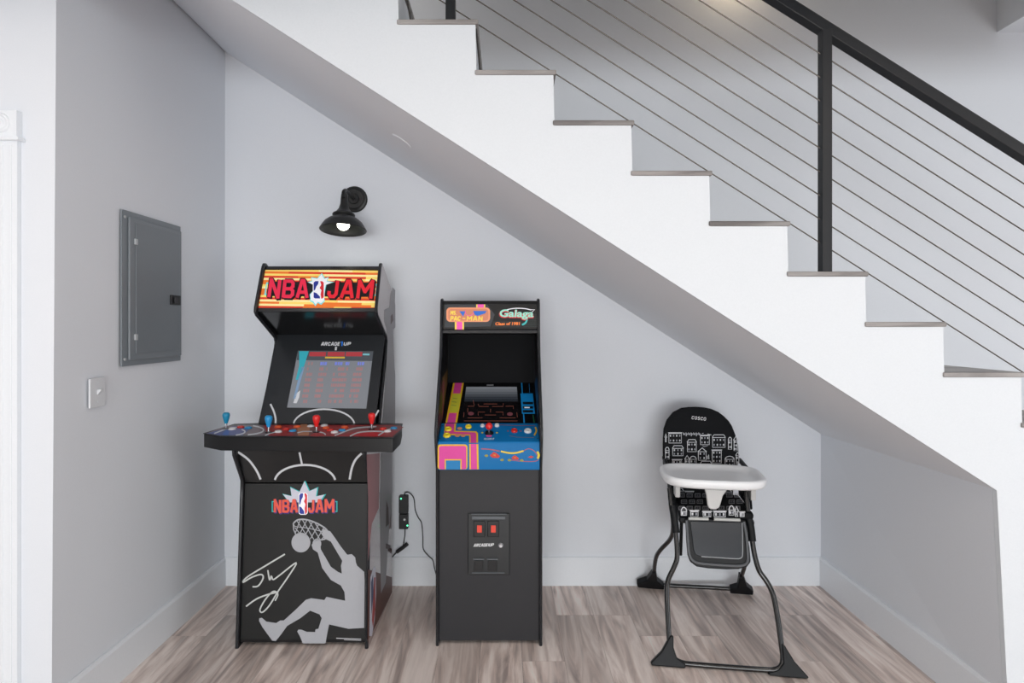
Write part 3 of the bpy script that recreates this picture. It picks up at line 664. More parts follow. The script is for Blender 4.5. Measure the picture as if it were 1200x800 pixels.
MB().yz([(2.715, 0.018), (2.727, 0.018), (2.727, 0.80), (2.715, 0.80)], JL, JR, mat('black_matte_panel', (36, 36, 40), 0.55, bump=0.05)).build('front_panel', A2, 0.001)
MB().yz([(3.20, 0.02), (3.21, 0.02), (3.21, 1.45), (3.20, 1.45)], JL, JR, M_BLACK).build('back_panel', A2)
MB().yz([(2.915, 1.566), (3.19, 1.463), (3.186, 1.453), (2.911, 1.556)], JL, JR, M_BLACK).build('top_panel', A2)
M_BLUEP = mat('blue_print_panel', (6, 112, 176), 0.5, spec=0.25)
cp_f, cp_r = Vector((0, 2.664, 0.930)), Vector((0, 2.812, 0.990)); cp_n = Vector((1, 0, 0)).cross(cp_r-cp_f)
MB().yz([(2.672, 0.803), (2.662, 0.922), (2.666, 0.931), (2.812, 0.990), (2.82, 0.975), (2.68, 0.915), (2.685, 0.803)], JL, JR, M_BLUEP).build('control_panel', A2, 0.003)
cf_n = Vector((1, 0, 0)).cross(Vector((0, -0.010, 0.119)))
# bezel, rear panel, marquee
b2a, b2b = Vector((0, 2.822, 0.985)), Vector((0, 3.12, 1.15)); b2n = Vector((1, 0, 0)).cross(b2b-b2a)
MB().yz([(2.816, 0.982), (3.12, 1.15), (3.12, 1.138), (2.822, 0.972)], JL, JR, M_BLACKG).build('screen_bezel', A2)
MB().yz([(3.12, 1.14), (3.13, 1.14), (3.13, 1.46), (3.12, 1.46)], JL, JR, mat('black_hood_board', (16, 17, 20), 0.7, spec=0.15)).build('hood_panel', A2)
m2a, m2b = Vector((0, 2.882, 1.432)), Vector((0, 2.898, 1.552)); m2n = Vector((1, 0, 0)).cross(m2b-m2a)
MB().yz([(2.882, 1.432), (2.898, 1.552), (2.91, 1.55), (2.894, 1.43)], JL, JR, M_BLACKG).build('marquee_panel', A2)
MB().yz([(2.893, 1.552), (2.899, 1.569), (2.915, 1.566), (2.91, 1.55)], JL, JR, M_BLACK).build('marquee_rail', A2, 0.001)
MB().yz([(2.872, 1.412), (2.874, 1.426), (2.884, 1.432), (2.90, 1.430), (2.90, 1.412)], JL, JR, M_EDGE).build('marquee_rail', A2, 0.001)
MB().yz([(2.90, 1.413), (3.12, 1.40), (3.12, 1.41), (2.90, 1.423)], JL, JR, M_BLACK).build('speaker_panel', A2)
# marquee art, crop 8.571x at 505,345
a = Art(m2a, m2n, (505, 345, 8.571))
PK = ink(236, 80, 176, 'lit'); YL = ink(240, 210, 80, 'lit'); SAL = ink(228, 150, 110, 'lit'); BL3 = ink(34, 104, 200, 'lit'); TL3 = ink(60, 180, 180, 'lit'); MINT = ink(150, 220, 200, 'lit'); ORA = ink(244, 130, 50, 'lit')
a.poly(ink(52, 56, 62), [(140, 95), (560, 92), (640, 200), (600, 320), (140, 330)], 0)
a.poly(YL, [(455, 88), (545, 88), (545, 150), (455, 150)], 1); a.poly(PK, [(468, 88), (532, 88), (532, 150), (468, 150)], 2)
a.poly(YL, [(240, 260), (332, 260), (332, 360), (240, 360)], 1); a.poly(PK, [(258, 260), (316, 260), (316, 360), (258, 360)], 2)
a.rrect(SAL, 155, 130, 595, 275, 40, 3); a.rrect(ink(206, 128, 96, 'lit'), 175, 146, 578, 262, 30, 4)
a.poly(BL3, [(285, 168), (345, 168), (325, 222)], 5)
a.poly(BL3, [(425, 165), (560, 165), (545, 190), (470, 215), (440, 205)], 5)
a.block(YL, 'MS.', (200, 165), (275, 165), (270, 203), (195, 203), 9, 6)
a.block(YL, 'PAC', (200, 220), (300, 220), (296, 262), (195, 262), 11, 6)
a.poly(YL, [(318, 236), (345, 236), (345, 246), (318, 246)], 6)
a.block(YL, 'MAN', (364, 220), (520, 220), (518, 262), (358, 262), 11, 6)
a.stroke(PK, [(345, 160), (352, 200), (400, 212), (432, 180)], 5, 5, smooth=3)
for k in range(9): a.stroke(ink(60, 90, 90), [(930, 200+k*15), (1070, 200+k*15)], 1.6, 1)
a.arc(WHT, (880, 190), 165, 52, 195, 320, 9, 4)
a.stroke(WHT, [(985, 152), (1042, 152), (1000, 190)], 7, 4)
a.text(REDI, 'Galaga', (688, 152), (1040, 158), (1030, 262), (676, 258), 4, 0.06)
a.text(MINT, 'Galaga', (694, 148), (1036, 154), (1026, 252), (684, 248), 5, 0.03)
a.stroke(TL3, [(965, 250), (950, 285), (915, 305)], 18, 4, smooth=3)
a.poly(BLK, [(630, 270), (905, 266), (900, 325), (620, 325)], 2)
a.text(ORA, 'Class of 1981', (648, 278), (894, 276), (890, 308), (644, 310), 5, 0.04)
a.build('marquee_artwork', A2)
# bezel art, crop 6.957x at 505,440
a = Art(b2a, b2n, (505, 440, 6.957))
YB_ = ink(240, 190, 40); PKp = ink(226, 70, 160); YGR = ink(206, 204, 60); BLp = ink(20, 150, 226)
def band(pts_l, pts_r, m, ly): a.poly(m, pts_l+pts_r[::-1], ly)
a.poly(YB_, [(182, 60), (268, 60), (212, 386), (118, 386)], 1)
a.poly(PKp, [(196, 60), (254, 60), (238, 146), (180, 146)], 2)
a.poly(YGR, [(176, 150), (248, 150), (222, 300), (146, 300)], 2)
a.poly(PKp, [(150, 306), (210, 306), (198, 386), (132, 386)], 2)
for k in range(3): a.stroke(ink(150, 160, 70), [(178-6*k, 185+28*k), (215-5*k, 190+28*k)], 6, 3)
a.stroke(BLp, [(740, 60), (745, 150), (760, 386)], 9, 1)
a.poly(BLp, [(730, 146), (830, 146), (848, 312), (742, 312)], 2)
for y in (215, 250, 282): a.poly(BLK, [(748, y), (832, y), (834, y+20), (750, y+20)], 3)
a.stroke(WHT, [(762, 262), (805, 262)], 9, 4)
a.stroke(ink(30, 110, 70), [(832, 318), (842, 386)], 6, 2)
a.stroke(BLp, [(800, 64), (805, 140)], 2, 1)
a.poly(mat('screen_glass_two', (22, 20, 22), 0.12, emit=0.05), [(288, 92), (700, 92), (722, 386), (248, 386)], 1)
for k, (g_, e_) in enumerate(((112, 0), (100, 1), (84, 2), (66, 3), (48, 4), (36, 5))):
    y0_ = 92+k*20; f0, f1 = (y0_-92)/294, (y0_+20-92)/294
    a.poly(ink(g_, g_+4, g_+10, 'screen'), [(288-40*f0, y0_), (700+22*f0, y0_), (700+22*f1, y0_+20), (288-40*f1, y0_+20)], 1.4)  # reflection on the glass, painted as emissive bands fading downward
mz = ink(112, 64, 54, 'screen')
for p_ in ([(300, 250), (352, 250), (352, 232)], [(345, 200), (350, 232)], [(385, 232), (392, 252), (470, 252)], [(430, 232), (540, 232)], [(500, 252), (590, 252), (590, 226)], [(610, 250), (672, 250), (672, 272)], [(300, 300), (300, 268)],
           [(385, 325), (385, 298), (440, 298)], [(440, 322), (530, 322)], [(486, 272), (486, 300)], [(530, 298), (588, 298), (588, 325)], [(700, 300), (705, 340)], [(270, 300), (266, 340)], [(300, 345), (420, 345)], [(560, 345), (690, 345)], [(270, 370), (705, 370)]):
    a.stroke(mz, p_, 3.5, 2)
for c_ in ((326, 310), (644, 314)): a.ell(ink(90, 50, 56, 'screen'), c_, 24, 15, 2)
a.poly(ink(128, 130, 134), [(455, 72), (510, 72), (510, 84), (455, 84)], 1)
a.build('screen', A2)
# control top art
a = Art(cp_f+Vector((0, -0.0002, 0.0004)), cp_n, (505, 440, 6.957))
a.poly(YB_, [(112, 392), (205, 392), (200, 450), (370, 455), (384, 470), (384, 548), (312, 548), (312, 490), (160, 486), (108, 470)], 1)
a.poly(PKp, [(122, 392), (192, 392), (186, 458), (360, 464), (370, 476), (370, 548), (324, 548), (322, 482), (150, 474), (112, 462)], 2)
for k, c_ in enumerate(((235, 432), (215, 490), (262, 490))): a.ell(ink(214, 150, 110), c_, 20, 12, 3)
a.ell(PKp, (473, 492), 24, 9, 1); a.text(ink(190, 215, 235), 'ARCADE1UP', (430, 508), (516, 508), (516, 524), (430, 524), 1, 0.03)
a.stroke(YB_, [(850, 420), (860, 450), (842, 488)], 12, 1, smooth=3)
a.stroke(ink(150, 90, 90), [(560, 402), (700, 408), (850, 408)], 4, 1); a.stroke(ink(120, 110, 120), [(640, 490), (700, 502), (840, 506)], 4, 1)
for c_ in ((418, 466), (538, 466)): a.ell(ink(210, 190, 60), c_, 9, 6, 1)
for c_ in ((628, 452), (732, 452)): a.ell(ink(160, 80, 100), c_, 8, 5, 1)
a.build('control_artwork', A2)
# front face art (arches kept plain)
a = Art(Vector((0, 2.672, 0.803)), cf_n, (505, 440, 6.957))
a.rrect(YB_, 55, 560, 298, 763, 22, 1); a.rrect(PKp, 66, 572, 288, 763, 18, 2); a.poly(YB_, [(112, 680), (250, 680), (250, 763), (112, 763)], 3); a.poly(ink(20, 128, 190), [(122, 690), (240, 690), (240, 763), (122, 763)], 4)
a.poly(YB_, [(312, 556), (386, 556), (390, 763), (314, 763)], 1); a.poly(PKp, [(324, 556), (372, 556), (376, 763), (326, 763)], 2)
SC1 = ink(176, 96, 110); RDp = ink(206, 60, 50)
a.stroke(SC1, [(410, 596), (480, 600), (560, 615)], 9, 1, smooth=3)
a.stroke(ink(232, 206, 60), [(570, 616), (640, 630), (700, 628), (755, 612)], 14, 2, smooth=3)
a.stroke(SC1, [(755, 612), (800, 595), (850, 622), (870, 690), (760, 698), (640, 686)], 6, 1, smooth=4)
a.stroke(ink(232, 206, 60), [(866, 618), (880, 645), (870, 676)], 18, 2, smooth=3)
for c_, s_ in (((520, 650), 1.0), ((686, 670), 0.75)):
    a.poly(RDp, [(c_[0]-40*s_, c_[1]), (c_[0]-10*s_, c_[1]-28*s_), (c_[0]+10*s_, c_[1]-22*s_), (c_[0]+44*s_, c_[1]+6*s_), (c_[0]+30*s_, c_[1]+20*s_), (c_[0]-20*s_, c_[1]+18*s_)], 2)
    a.poly(ink(210, 130, 60), [(c_[0]-20*s_, c_[1]-4*s_), (c_[0]+6*s_, c_[1]-12*s_), (c_[0]+10*s_, c_[1]+6*s_)], 3)
for c_ in ((452, 652), (580, 686), (640, 688), (740, 690)): a.ell(ink(150, 150, 70), c_, 15, 10, 2)
a.poly(RDp, [(790, 664), (815, 652), (840, 662), (815, 672)], 2)
a.build('control_face_artwork', A2)
c2 = lambda x, y: onplane(505+x/6.957, 440+y/6.957, cp_f, cp_n)
cpn = Vector(cp_n); cpn = cpn if cpn.z > 0 else -cpn
for x, y, m, r in ((140, 440, 'y', 0.0155), (130, 490, 'y', 0.0155), (306, 420, 'y', 0.0135), (420, 412, 'w', 0.009), (538, 410, 'w', 0.010), (680, 452, 'r', 0.0135), (790, 454, 'w', 0.0155)):
    button(A2, c2(x, y), BT[m], r, cpn)
R3 = Matrix.Translation(c2(474, 468)) @ cpn.normalized().to_track_quat('Z', 'Y').to_matrix().to_4x4()
MB().lathe([(0, 0.003), (0.019, 0.003), (0.021, 0.0), (0.02, -0.0005)], R3, BT['k'], 24).build('joystick_base', A2, smooth=True)
joystick(A2, c2(474, 466), BT['R'], 0.052, True, cpn)
for x, y in ((95, 410), (75, 512), (870, 512), (875, 410)): button(A2, c2(x, y), BT['k'], 0.003, cpn, 0.002).name = 'screw'
# inner side print seen on both inner walls
a = Art(Vector((JL, 0, 0)), Vector((1, 0, 0)))
a.mb.add([(JL+0.0004, y, z) for y, z in ((2.82, 0.995), (3.10, 1.15), (3.11, 1.22), (2.86, 1.20))], [(0, 1, 2, 3)], ink(110, 84, 40))
a.mb.add([(JL+0.0006, y, z) for y, z in ((2.84, 1.0), (2.9, 1.04), (2.93, 1.18), (2.88, 1.18))], [(0, 1, 2, 3)], ink(140, 60, 80))
a.build('inner_artwork', A2)
a = Art(Vector((JR, 0, 0)), Vector((1, 0, 0)))
a.mb.add([(JR-0.0004, y, z) for y, z in ((2.82, 0.995), (3.10, 1.15), (3.0, 1.18), (2.86, 1.20))], [(0, 1, 2, 3)], ink(14, 74, 120))
a.build('inner_artwork', A2)
# coin door
cd = lambda x, y, d=2.714: P(530+x/8.8875, 590+y/8.889, d)
def cdbox(x0, y0, x1, y1, d0, d1, m, mbx=None):
    A, B = cd(x0, y0, 2.714), cd(x1, y1, 2.714)
    return (mbx or MB()).box((A.x, d0, A.z), (B.x, d1, B.z), m)
CDM = mat('black_coin_door', (34, 36, 38), 0.4); CDG = mat('grey_bevel', (92, 97, 102), 0.35); LITR = mat('red_coin_light', (226, 70, 52), 0.35, emit=0.08)
cdo = cdbox(165, 95, 598, 735, 2.705, 2.7155, CDM).build('coin_door', A2, 0.004)
cdbox(205, 122, 552, 155, 2.700, 2.705, CDG).build('hood_strip', cdo, 0.002)
cdbox(200, 96, 565, 106, 2.702, 2.705, CDG).build('hood_strip', cdo, 0.001)
cdbox(205, 706, 545, 716, 2.702, 2.705, CDG).build('hood_strip', cdo, 0.001)
for x in (222, 366):
    cdbox(x, 170, x+122, 335, 2.698, 2.705, BT['k']).build('coin_slot', cdo, 0.003)
    cdbox(x+38, 212, x+88, 286, 2.694, 2.698, LITR).build('coin_light', cdo, 0.001)
    cdbox(x-4, 560, x+112, 574, 2.698, 2.705, CDG).build('return_lip', cdo, 0.001)
    cdbox(x+6, 580, x+100, 690, 2.700, 2.705, BT['k']).build('coin_return', cdo, 0.002)
a = Art(Vector((0, 2.7045, 0.5)), Vector((0, 1, 0)), (530, 590, 8.888))
a.block(ink(225, 226, 228), 'ARCADE1UP', (230, 418), (436, 412), (428, 442), (222, 448), 7.5, 0)
a.build('coin_door_logo', cdo)
p = P(530+506/8.888, 590+434/8.888, 2.7045)
MB().lathe([(0, 0.010), (0.006, 0.010), (0.0105, 0.006), (0.012, 0.0)], Matrix.Translation(p) @ RX, mat('chrome_lock', (215, 215, 218), 0.25, metal=0.6), 18).build('lock', cdo, smooth=True)

# ============================================================ POWER ADAPTER ON THE BACK WALL
pa = thing('power_adapter', 'black power adapter with green lights on the back wall between the arcade machines', 'power adapter', (-0.57, YB, 0.42))
wp = lambda px, py, off=0.0: P(px, py, YB-off)
M_PLG = mat('black_rubber_plastic', (24, 25, 28), 0.45)
def wbox(x0, y0, x1, y1, o0, o1, m): A, B = wp(x0, y0), wp(x1, y1); return MB().box((A.x, YB-o0, A.z), (B.x, YB-o1, B.z), m)
wbox(468.5, 579, 479, 600, 0.0, 0.032, M_PLG).build('plug_body', pa, 0.004)
wbox(468.5, 600.5, 479, 618, 0.0, 0.030, M_PLG).build('plug_body', pa, 0.004)
GL = mat('green_light', (90, 240, 170), 0.4, emit=2.0)
for px, py in ((470, 584), (477.5, 615.5)):
    q = wp(px, py, 0.0315); MB().tube([q, q+Vector((0, -0.003, 0))], 0.0045, GL, 10, 1).build('indicator_light', pa)
q = wp(474, 608.5, 0.030); MB().tube([q, q+Vector((0, -0.003, 0))], 0.006, mat('white_logo_dot', (225, 225, 225), 0.5), 10, 1).build('round_label', pa)
MB().tube([wp(474, 580, 0.02), wp(475, 577, 0.02), wp(480, 577.5, 0.015), wp(485, 584, 0.01), wp(486.5, 597, 0.008), wp(490, 606, 0.008), wp(494, 613, 0.008), wp(495.5, 630, 0.008), wp(496, 643, 0.008),
          wp(502, 651, 0.01), wp(507, 656, 0.022), wp(509, 665, 0.03), P(512, 676, 3.22)], 0.0028, M_PLG, 8, 5).build('power_cord', pa, smooth=True)
ca = thing('power_cable', 'short black cable with an inline plug hanging below the wall adapter', 'cable', wp(470, 640, 0.02))
MB().tube([wp(474.5, 619.5, 0.015), wp(474.5, 626, 0.01), wp(473.5, 633, 0.01), wp(472.3, 639, 0.014)], 0.0028, M_PLG, 8, 4).build('cord', ca, smooth=True)
MB().tube([wp(477.5, 637, 0.016), wp(472, 641.5, 0.018), wp(465, 646.5, 0.018)], 0.0105, M_PLG, 10, 2).build('inline_plug', ca, smooth=True)
MB().tube([wp(465, 646.5, 0.018), wp(461, 651, 0.024), wp(455, 656, 0.04)], 0.0035, M_PLG, 8, 3).build('cord', ca, smooth=True)

# ============================================================ HIGH CHAIR
HC = Vector((0.985, 2.89, 0)); HR = Vector((0.9886, -0.151, 0)).normalized(); HF = Vector((-0.151, -0.9886, 0)).normalized(); UZ = Vector((0, 0, 1))
hc = thing('high_chair', 'folding baby high chair with black house-print seat and white tray, at the right', 'high chair', HC)
def hl(r, f, z): return HC+HR*r+HF*f+UZ*z
M_TUBE = mat('black_gloss_tube', (12, 12, 14), 0.14, coat=0.6); M_PLA = mat('black_chair_plastic', (20, 22, 25), 0.45, spec=0.25)
M_TRAY = mat('white_tray_plastic', (250, 252, 254), 0.3); M_CLEAR = mat('frosted_grey_plastic', (205, 205, 204), 0.35)
M_FAB = mat('black_vinyl_fabric', (11, 13, 17), 0.7, spec=0.2, bump=0.1, bscale=400)
fr0 = hl(0, 0.385, 0.016); fr1 = hl(0, 0.13, 0.72); frn = HR.cross(fr1-fr0)
rr0 = hl(0, -0.375, 0.016); rr1 = hl(0, 0.06, 0.62); rrn = HR.cross(rr1-rr0)
FR = lambda px, py: onplane(px, py, fr0, frn)
RR = lambda px, py: onplane(px, py, rr0, rrn)
MB().tube([FR(784.5, 572), FR(787, 596), FR(790.5, 612), FR(792.5, 630), FR(793.5, 652), FR(790, 664), FR(783.5, 678), FR(781.5, 692), FR(782.5, 720), FR(784, 745), FR(785.5, 760), FR(790, 771), FR(800, 776.5), FR(815, 778.5),
           FR(860, 782), FR(895, 784.5), FR(908, 784.5), FR(915.5, 780), FR(917.5, 770), FR(915, 750), FR(911, 722), FR(906, 697), FR(899, 682), FR(890, 669), FR(885.5, 655), FR(882.5, 640), FR(879.5, 618), FR(876, 596), FR(873.5, 574)], 0.0112, M_TUBE, 14, 4).build('front_leg_frame', hc, smooth=True)
MB().tube([RR(788, 598), RR(788.5, 620), RR(785, 632), RR(774, 644), RR(768.5, 654), RR(766.5, 672), RR(769, 682), RR(776, 685), RR(800, 686.5), RR(830, 688), RR(860, 689.5), RR(866, 686), RR(868.5, 676), RR(873, 660), RR(873, 634), RR(872, 600)], 0.0112, M_TUBE, 14, 4).build('rear_leg_frame', hc, smooth=True)
def foot(fn, pts, nn, name):
    v = Vector(nn).normalized()*0.034
    q = [fn(*p) for p in pts]
    q = [Vector((p.x, p.y, max(p.z, 0.0015))) for p in q]
    MB().prism([p-v/2 for p in q], v, M_PLA).build(name, hc, 0.006)
foot(FR, [(785, 744), (789, 744), (789, 758), (793, 770), (803, 777), (803, 783), (763, 780), (762.5, 775), (775, 762)], frn, 'foot')
foot(FR, [(915, 752), (919, 756), (930, 774), (947, 793), (945, 797), (900, 792), (900, 787), (911, 784), (917, 776)], frn, 'foot')
foot(RR, [(764.5, 668), (769, 668), (770, 678), (778, 684), (778, 689), (747, 685), (746, 681), (758, 677)], rrn, 'foot')
foot(RR, [(866, 672), (872, 675), (875, 684), (882.5, 690), (882, 694), (855, 692), (855, 687.5), (864, 685)], rrn, 'foot')
# hinge sleeves on the front legs
for pts in ([(788, 592), (790, 606), (792.3, 624)], [(875, 600), (879, 614), (881.5, 634)]):
    MB().tube([FR(*p)+HF*0.002 for p in pts], 0.0165, M_PLA, 12, 3).build('leg_sleeve', hc, smooth=True, angle=50)
for px in (797.5, 873): # side fold braces
    MB().tube([onplane(px, 590, hl(0, 0.09, 0), HF), onplane(px+1, 612, hl(0, 0.11, 0), HF), onplane(px, 650 if px < 800 else 636, hl(0, 0.10, 0), HF)], 0.008, M_PLA, 10, 3).build('fold_brace', hc, smooth=True)
# seat shell and cushion
def hbox(r0, r1, f0, f1, z0, z1, m): return MB().prism([hl(r0, f0, z0), hl(r1, f0, z0), hl(r1, f1, z0), hl(r0, f1, z0)], (0, 0, z1-z0), m)
hbox(-0.165, 0.165, -0.10, 0.19, 0.545, 0.575, M_PLA).build('seat_shell', hc, 0.01)
seat = hbox(-0.16, 0.16, -0.10, 0.20, 0.575, 0.612, M_FAB).build('seat_cushion', hc, 0.014)
for s in (-1, 1):
    r = s*0.175
    MB().prism([hl(r-s*0.012, -0.12, 0.60), hl(r-s*0.012, 0.10, 0.595), hl(r-s*0.012, 0.08, 0.64), hl(r-s*0.008, 0.02, 0.70), hl(r-s*0.008, -0.14, 0.73)], HR*0.016*s, M_FAB).build('side_wing', hc, 0.006)
    MB().tube([hl(s*0.188, -0.20, 0.76), hl(s*0.192, 0.0, 0.742), hl(s*0.19, 0.13, 0.735)], 0.0115, M_PLA, 12, 3).build('armrest', hc, smooth=True)
    MB().prism([hl(s*0.155, 0.10, 0.655), hl(s*0.155, 0.16, 0.655), hl(s*0.155, 0.17, 0.735), hl(s*0.155, 0.08, 0.735)], HR*0.022*s, M_CLEAR).build('tray_bracket', hc, 0.004)
# backrest
bk_a, bk_b = hl(0, -0.115, 0.60), hl(0, -0.20, 1.05); bk_n = HR.cross(bk_b-bk_a).normalized()
if bk_n.dot(HF) < 0: bk_n = -bk_n
BKp = lambda px, py: onplane(px, py, bk_a, bk_n)
outl = [(175, 1180), (150, 900), (95, 760), (68, 690), (66, 520), (68, 400), (75, 300), (110, 200), (180, 115), (270, 70), (350, 60), (430, 58), (520, 64), (600, 80), (680, 115), (740, 160), (795, 215), (830, 270), (870, 370), (900, 480), (908, 620), (885, 760), (850, 900), (835, 1180)]
pts = [BKp(770+x/9.41, 470+y/9.41) for x, y in outl]
cen = sum(pts, Vector())/len(pts)
bm_ = MB(); n = len(pts); rings = []
for off, sc_ in ((-0.045, 0.9), (-0.04, 0.97), (-0.022, 1.0), (-0.008, 0.995), (-0.001, 0.975), (0.0, 0.955)):
    rings.append([cen+(p-cen)*sc_+bk_n*off for p in pts])
vs = [v for r in rings for v in r]; fs = []
for i in range(len(rings)-1):
    for k in range(n): fs.append((i*n+k, i*n+(k+1) % n, (i+1)*n+(k+1) % n, (i+1)*n+k))
fs.append(list(range(n))[::-1]); fs.append(list(range((len(rings)-1)*n, len(rings)*n)))
bm_.add(vs, fs, M_FAB); bm_.build('backrest', hc, smooth=True, angle=50)
a = Art(bk_a, bk_n, (770, 470, 9.41))
FW = ink(206, 208, 212); FG = ink(140, 142, 150)
a.block(ink(232, 232, 234), 'COSCO', (386, 162), (542, 178), (538, 214), (378, 196), 5.5, 1)
def house(x0, y0, x1, y1, roof, wm=FW, ly=1):
    w_ = 7
    a.stroke(wm, [(x0, y0), (x0, y1), (x1, y1), (x1, y0), (x0, y0)], w_, ly)
    if roof == 'g': a.stroke(wm, [(x0-6, y0), ((x0+x1)/2, y0-42), (x1+6, y0)], 9, ly)
    elif roof == 'm': a.stroke(wm, [(x0-4, y0), (x0+14, y0-30), (x1-14, y0-30), (x1+4, y0)], 8, ly)
    elif roof == 'a': a.arc(wm, ((x0+x1)/2, y0), (x1-x0)/2, 34, 180, 360, 8, ly, 10)
    else: a.stroke(wm, [(x0-8, y0-8), (x1+8, y0-8)], 9, ly)
    nx = max(2, int((x1-x0)/30)); ny = max(1, int((y1-y0)/38))
    for i in range(nx):
        for j in range(ny):
            cx_ = x0+(i+0.5)*(x1-x0)/nx; cy_ = y0+(j+0.5)*(y1-y0)/ny
            a.poly(FG if (i+j) % 2 else wm, [(cx_-7, cy_-11), (cx_+7, cy_-11), (cx_+7, cy_+9), (cx_-7, cy_+9)], ly)
for h in ((130, 355, 268, 460, 'f'), (335, 452, 432, 556, 'm'), (478, 382, 576, 478, 'f'), (612, 400, 750, 508, 'm'), (786, 430, 822, 530, 'a'), (848, 430, 885, 545, 'g'), (172, 520, 288, 600, 'm'), (92, 540, 132, 640, 'a'),
          (455, 556, 540, 650, 'g'), (608, 545, 708, 682, 'f'), (750, 640, 850, 720, 'a'), (170, 650, 270, 735, 'f'), (310, 640, 352, 735, 'g'), (362, 640, 432, 735, 'a'), (478, 690, 600, 735, 'm'), (872, 600, 902, 700, 'g'), (92, 400, 100, 450, 'g')):
    house(*h)
for k, x in enumerate(range(290, 460, 28)): a.stroke(FW, [(x, 345), (x+4, 385 if k % 2 else 372)], 6, 1); a.ell(FG, (x+12, 362), 8, 12, 1)
a.stroke(FW, [(554, 360), (600, 372)], 6, 1); a.stroke(FW, [(496, 355), (512, 352)], 6, 1)
a.stroke(FW, [(552, 600), (556, 640)], 8, 1); a.stroke(FW, [(568, 590), (572, 640)], 8, 1); a.stroke(FG, [(500, 490), (520, 500), (560, 488)], 8, 1)
for h in ((140, 1000, 210, 1080, 'g'), (230, 990, 290, 1070, 'm'), (310, 1000, 400, 1090, 'f'), (660, 1000, 720, 1080, 'a'), (740, 1000, 820, 1090, 'g'), (140, 1110, 230, 1170, 'f'), (260, 1100, 340, 1170, 'a'), (680, 1110, 760, 1170, 'm')):
    house(*h)
a.build('fabric_print', hc)['kind'] = 'stuff'
# print on the seat's front edge and top
sfp = hl(0, 0.2005, 0.6)
a = Art(sfp, HF, (740, 560, 6.665))
for h in ((462, 262, 520, 300, 'f'), (560, 268, 620, 300, 'f'), (645, 266, 735, 302, 'f'), (762, 250, 800, 288, 'a'), (812, 262, 830, 300, 'g'), (848, 272, 880, 300, 'f'), (388, 262, 430, 290, 'a')):
    house(*h)
a.build('fabric_print', hc)['kind'] = 'stuff'
a = Art(hl(0, 0, 0.6125), UZ, (740, 560, 6.665))
for k, x in enumerate(range(372, 850, 62)):
    for j_, y in enumerate((122, 172, 222)):
        x1 = x+(18 if j_ % 2 else 0)
        if 560 < x1 < 740 and y < 200: continue
        a.stroke(FW, [(x1, y), (x1+42, y), (x1+44, y+26), (x1-2, y+26), (x1, y)], 5, 1)
        for q_ in range(3): a.poly(FG, [(x1+6+13*q_, y+7), (x1+13+13*q_, y+7), (x1+13+13*q_, y+19), (x1+6+13*q_, y+19)], 1)
a.build('fabric_print', hc)['kind'] = 'stuff'
# calf panel + foot plate
cf_a, cf_b = hl(0, 0.205, 0.575), hl(0, 0.262, 0.375); cfn = HR.cross(cf_b-cf_a).normalized()
if cfn.dot(HF) < 0: cfn = -cfn
CF = lambda px, py: onplane(px, py, cf_a, cfn)
px_ = lambda L: [(740+x/6.665, 560+y/6.665) for x, y in L]
o_ = [CF(*p) for p in px_([(425, 312), (430, 480), (440, 600), (460, 655), (510, 692), (600, 706), (740, 714), (840, 712), (905, 694), (935, 655), (925, 540), (905, 430), (880, 325)])]
MB().prism([p-cfn*0.022 for p in o_], cfn*0.02, M_PLA).build('foot_rest', hc, 0.006)
i_ = [CF(*p) for p in px_([(455, 335), (470, 440), (484, 560), (500, 596), (540, 612), (700, 625), (820, 632), (855, 622), (868, 590), (866, 460), (858, 345)])]
MB().prism([p-cfn*0.0025 for p in i_], cfn*0.006, mat('dark_gloss_plate', (38, 42, 48), 0.16)).build('calf_plate', hc, 0.003)
def rimpath(pts, r, m, name): MB().tube([CF(*p)+cfn*0.004 for p in px_(pts)], r, m, 8, 4).build(name, hc, smooth=True)
rimpath([(428, 330), (440, 500), (452, 600), (500, 655), (620, 672), (760, 682), (860, 682), (905, 650), (905, 560), (895, 440), (875, 340)], 0.006, mat('satin_grey_rim', (92, 95, 99), 0.25), 'foot_rest_rim')
rimpath([(862, 350), (866, 470), (866, 590), (852, 624), (800, 628), (640, 618), (545, 612)], 0.002, mat('pale_rim', (170, 174, 178), 0.25), 'plate_rim')
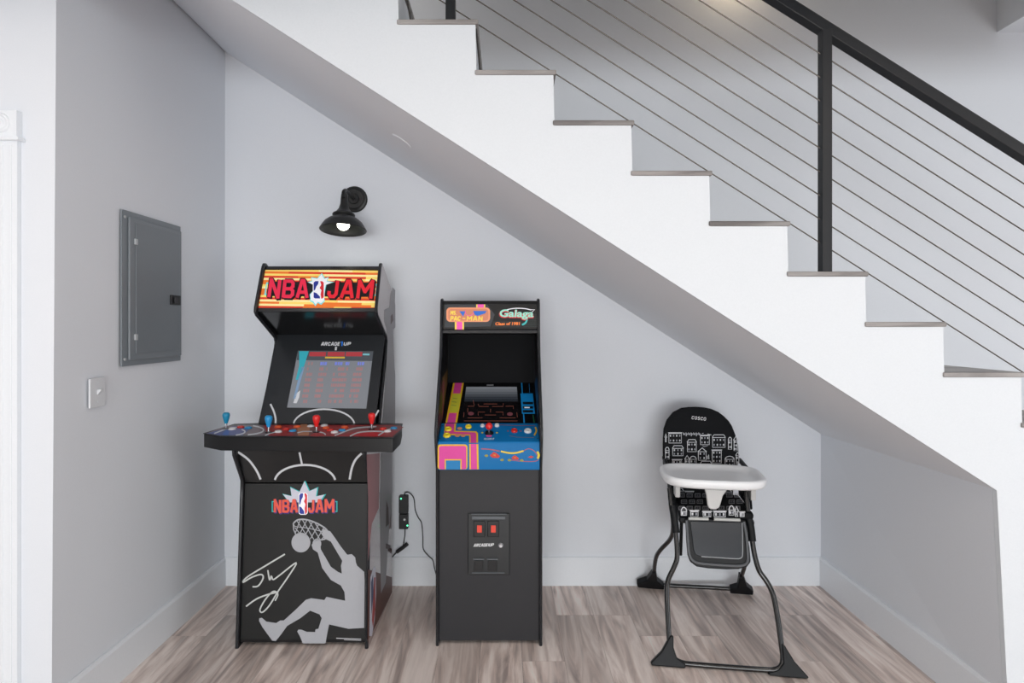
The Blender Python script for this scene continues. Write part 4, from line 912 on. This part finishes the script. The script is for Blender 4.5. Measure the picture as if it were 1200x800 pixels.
for x0_, x1_, y0_, y1_ in ((443, 598, 315, 318), (642, 845, 320, 327)):
    A = CF(740+x0_/6.665, 560+y0_/6.665)+cfn*0.008; B = CF(740+x1_/6.665, 560+y1_/6.665)+cfn*0.008
    MB().tube([A, B], 0.0068, mat('pale_grey_bar', (196, 198, 196), 0.3), 10, 1).build('front_bar', hc, smooth=True)
# crotch post
cpp = hl(0, 0.262, 0); CPp = lambda x, y: onplane(740+x/6.665, 560+y/6.665, cpp, HF)
q = [CPp(*p) for p in ((572, 85), (586, 140), (594, 210), (604, 236), (625, 246), (660, 246), (684, 236), (696, 210), (716, 140), (752, 92))]
MB().prism([p-HF*0.02 for p in q], HF*0.02, M_CLEAR).build('crotch_post', hc, 0.006)
# tray
def tray_ring(hw_b, hw_f, f0, f1, z, nseg=48, pw_=3.6):
    out = []
    for k in range(nseg):
        t = 2*math.pi*k/nseg; c_, s_ = math.cos(t), math.sin(t)
        cx_ = math.copysign(abs(c_)**(2/pw_), c_); sy_ = math.copysign(abs(s_)**(2/pw_), s_)
        ff = (f0+f1)/2+(f1-f0)/2*sy_; hw = hw_b+(hw_f-hw_b)*(sy_+1)/2
        out.append(hl(-0.014+hw*cx_, ff, z))
    return out
rg = [tray_ring(0.16, 0.15, 0.02, 0.26, 0.742), tray_ring(0.205, 0.195, 0.0, 0.285, 0.738), tray_ring(0.222, 0.212, -0.014, 0.305, 0.737), tray_ring(0.229, 0.219, -0.018, 0.314, 0.747), tray_ring(0.232, 0.221, -0.02, 0.316, 0.762),
      tray_ring(0.230, 0.219, -0.018, 0.314, 0.772), tray_ring(0.224, 0.213, -0.012, 0.308, 0.777), tray_ring(0.214, 0.203, -0.002, 0.298, 0.776), tray_ring(0.205, 0.194, 0.008, 0.288, 0.768), tray_ring(0.196, 0.185, 0.02, 0.276, 0.757), tray_ring(0.17, 0.16, 0.04, 0.255, 0.755)]
t = MB(); n = 48; vs = [v for r in rg for v in r]; fs = [(i*n+k, i*n+(k+1) % n, (i+1)*n+(k+1) % n, (i+1)*n+k) for i in range(len(rg)-1) for k in range(n)]
fs.append(list(range(n))[::-1]); fs.append(list(range((len(rg)-1)*n, len(rg)*n)))
t.add(vs, fs, M_TRAY); t.build('tray', hc, smooth=True, angle=70)
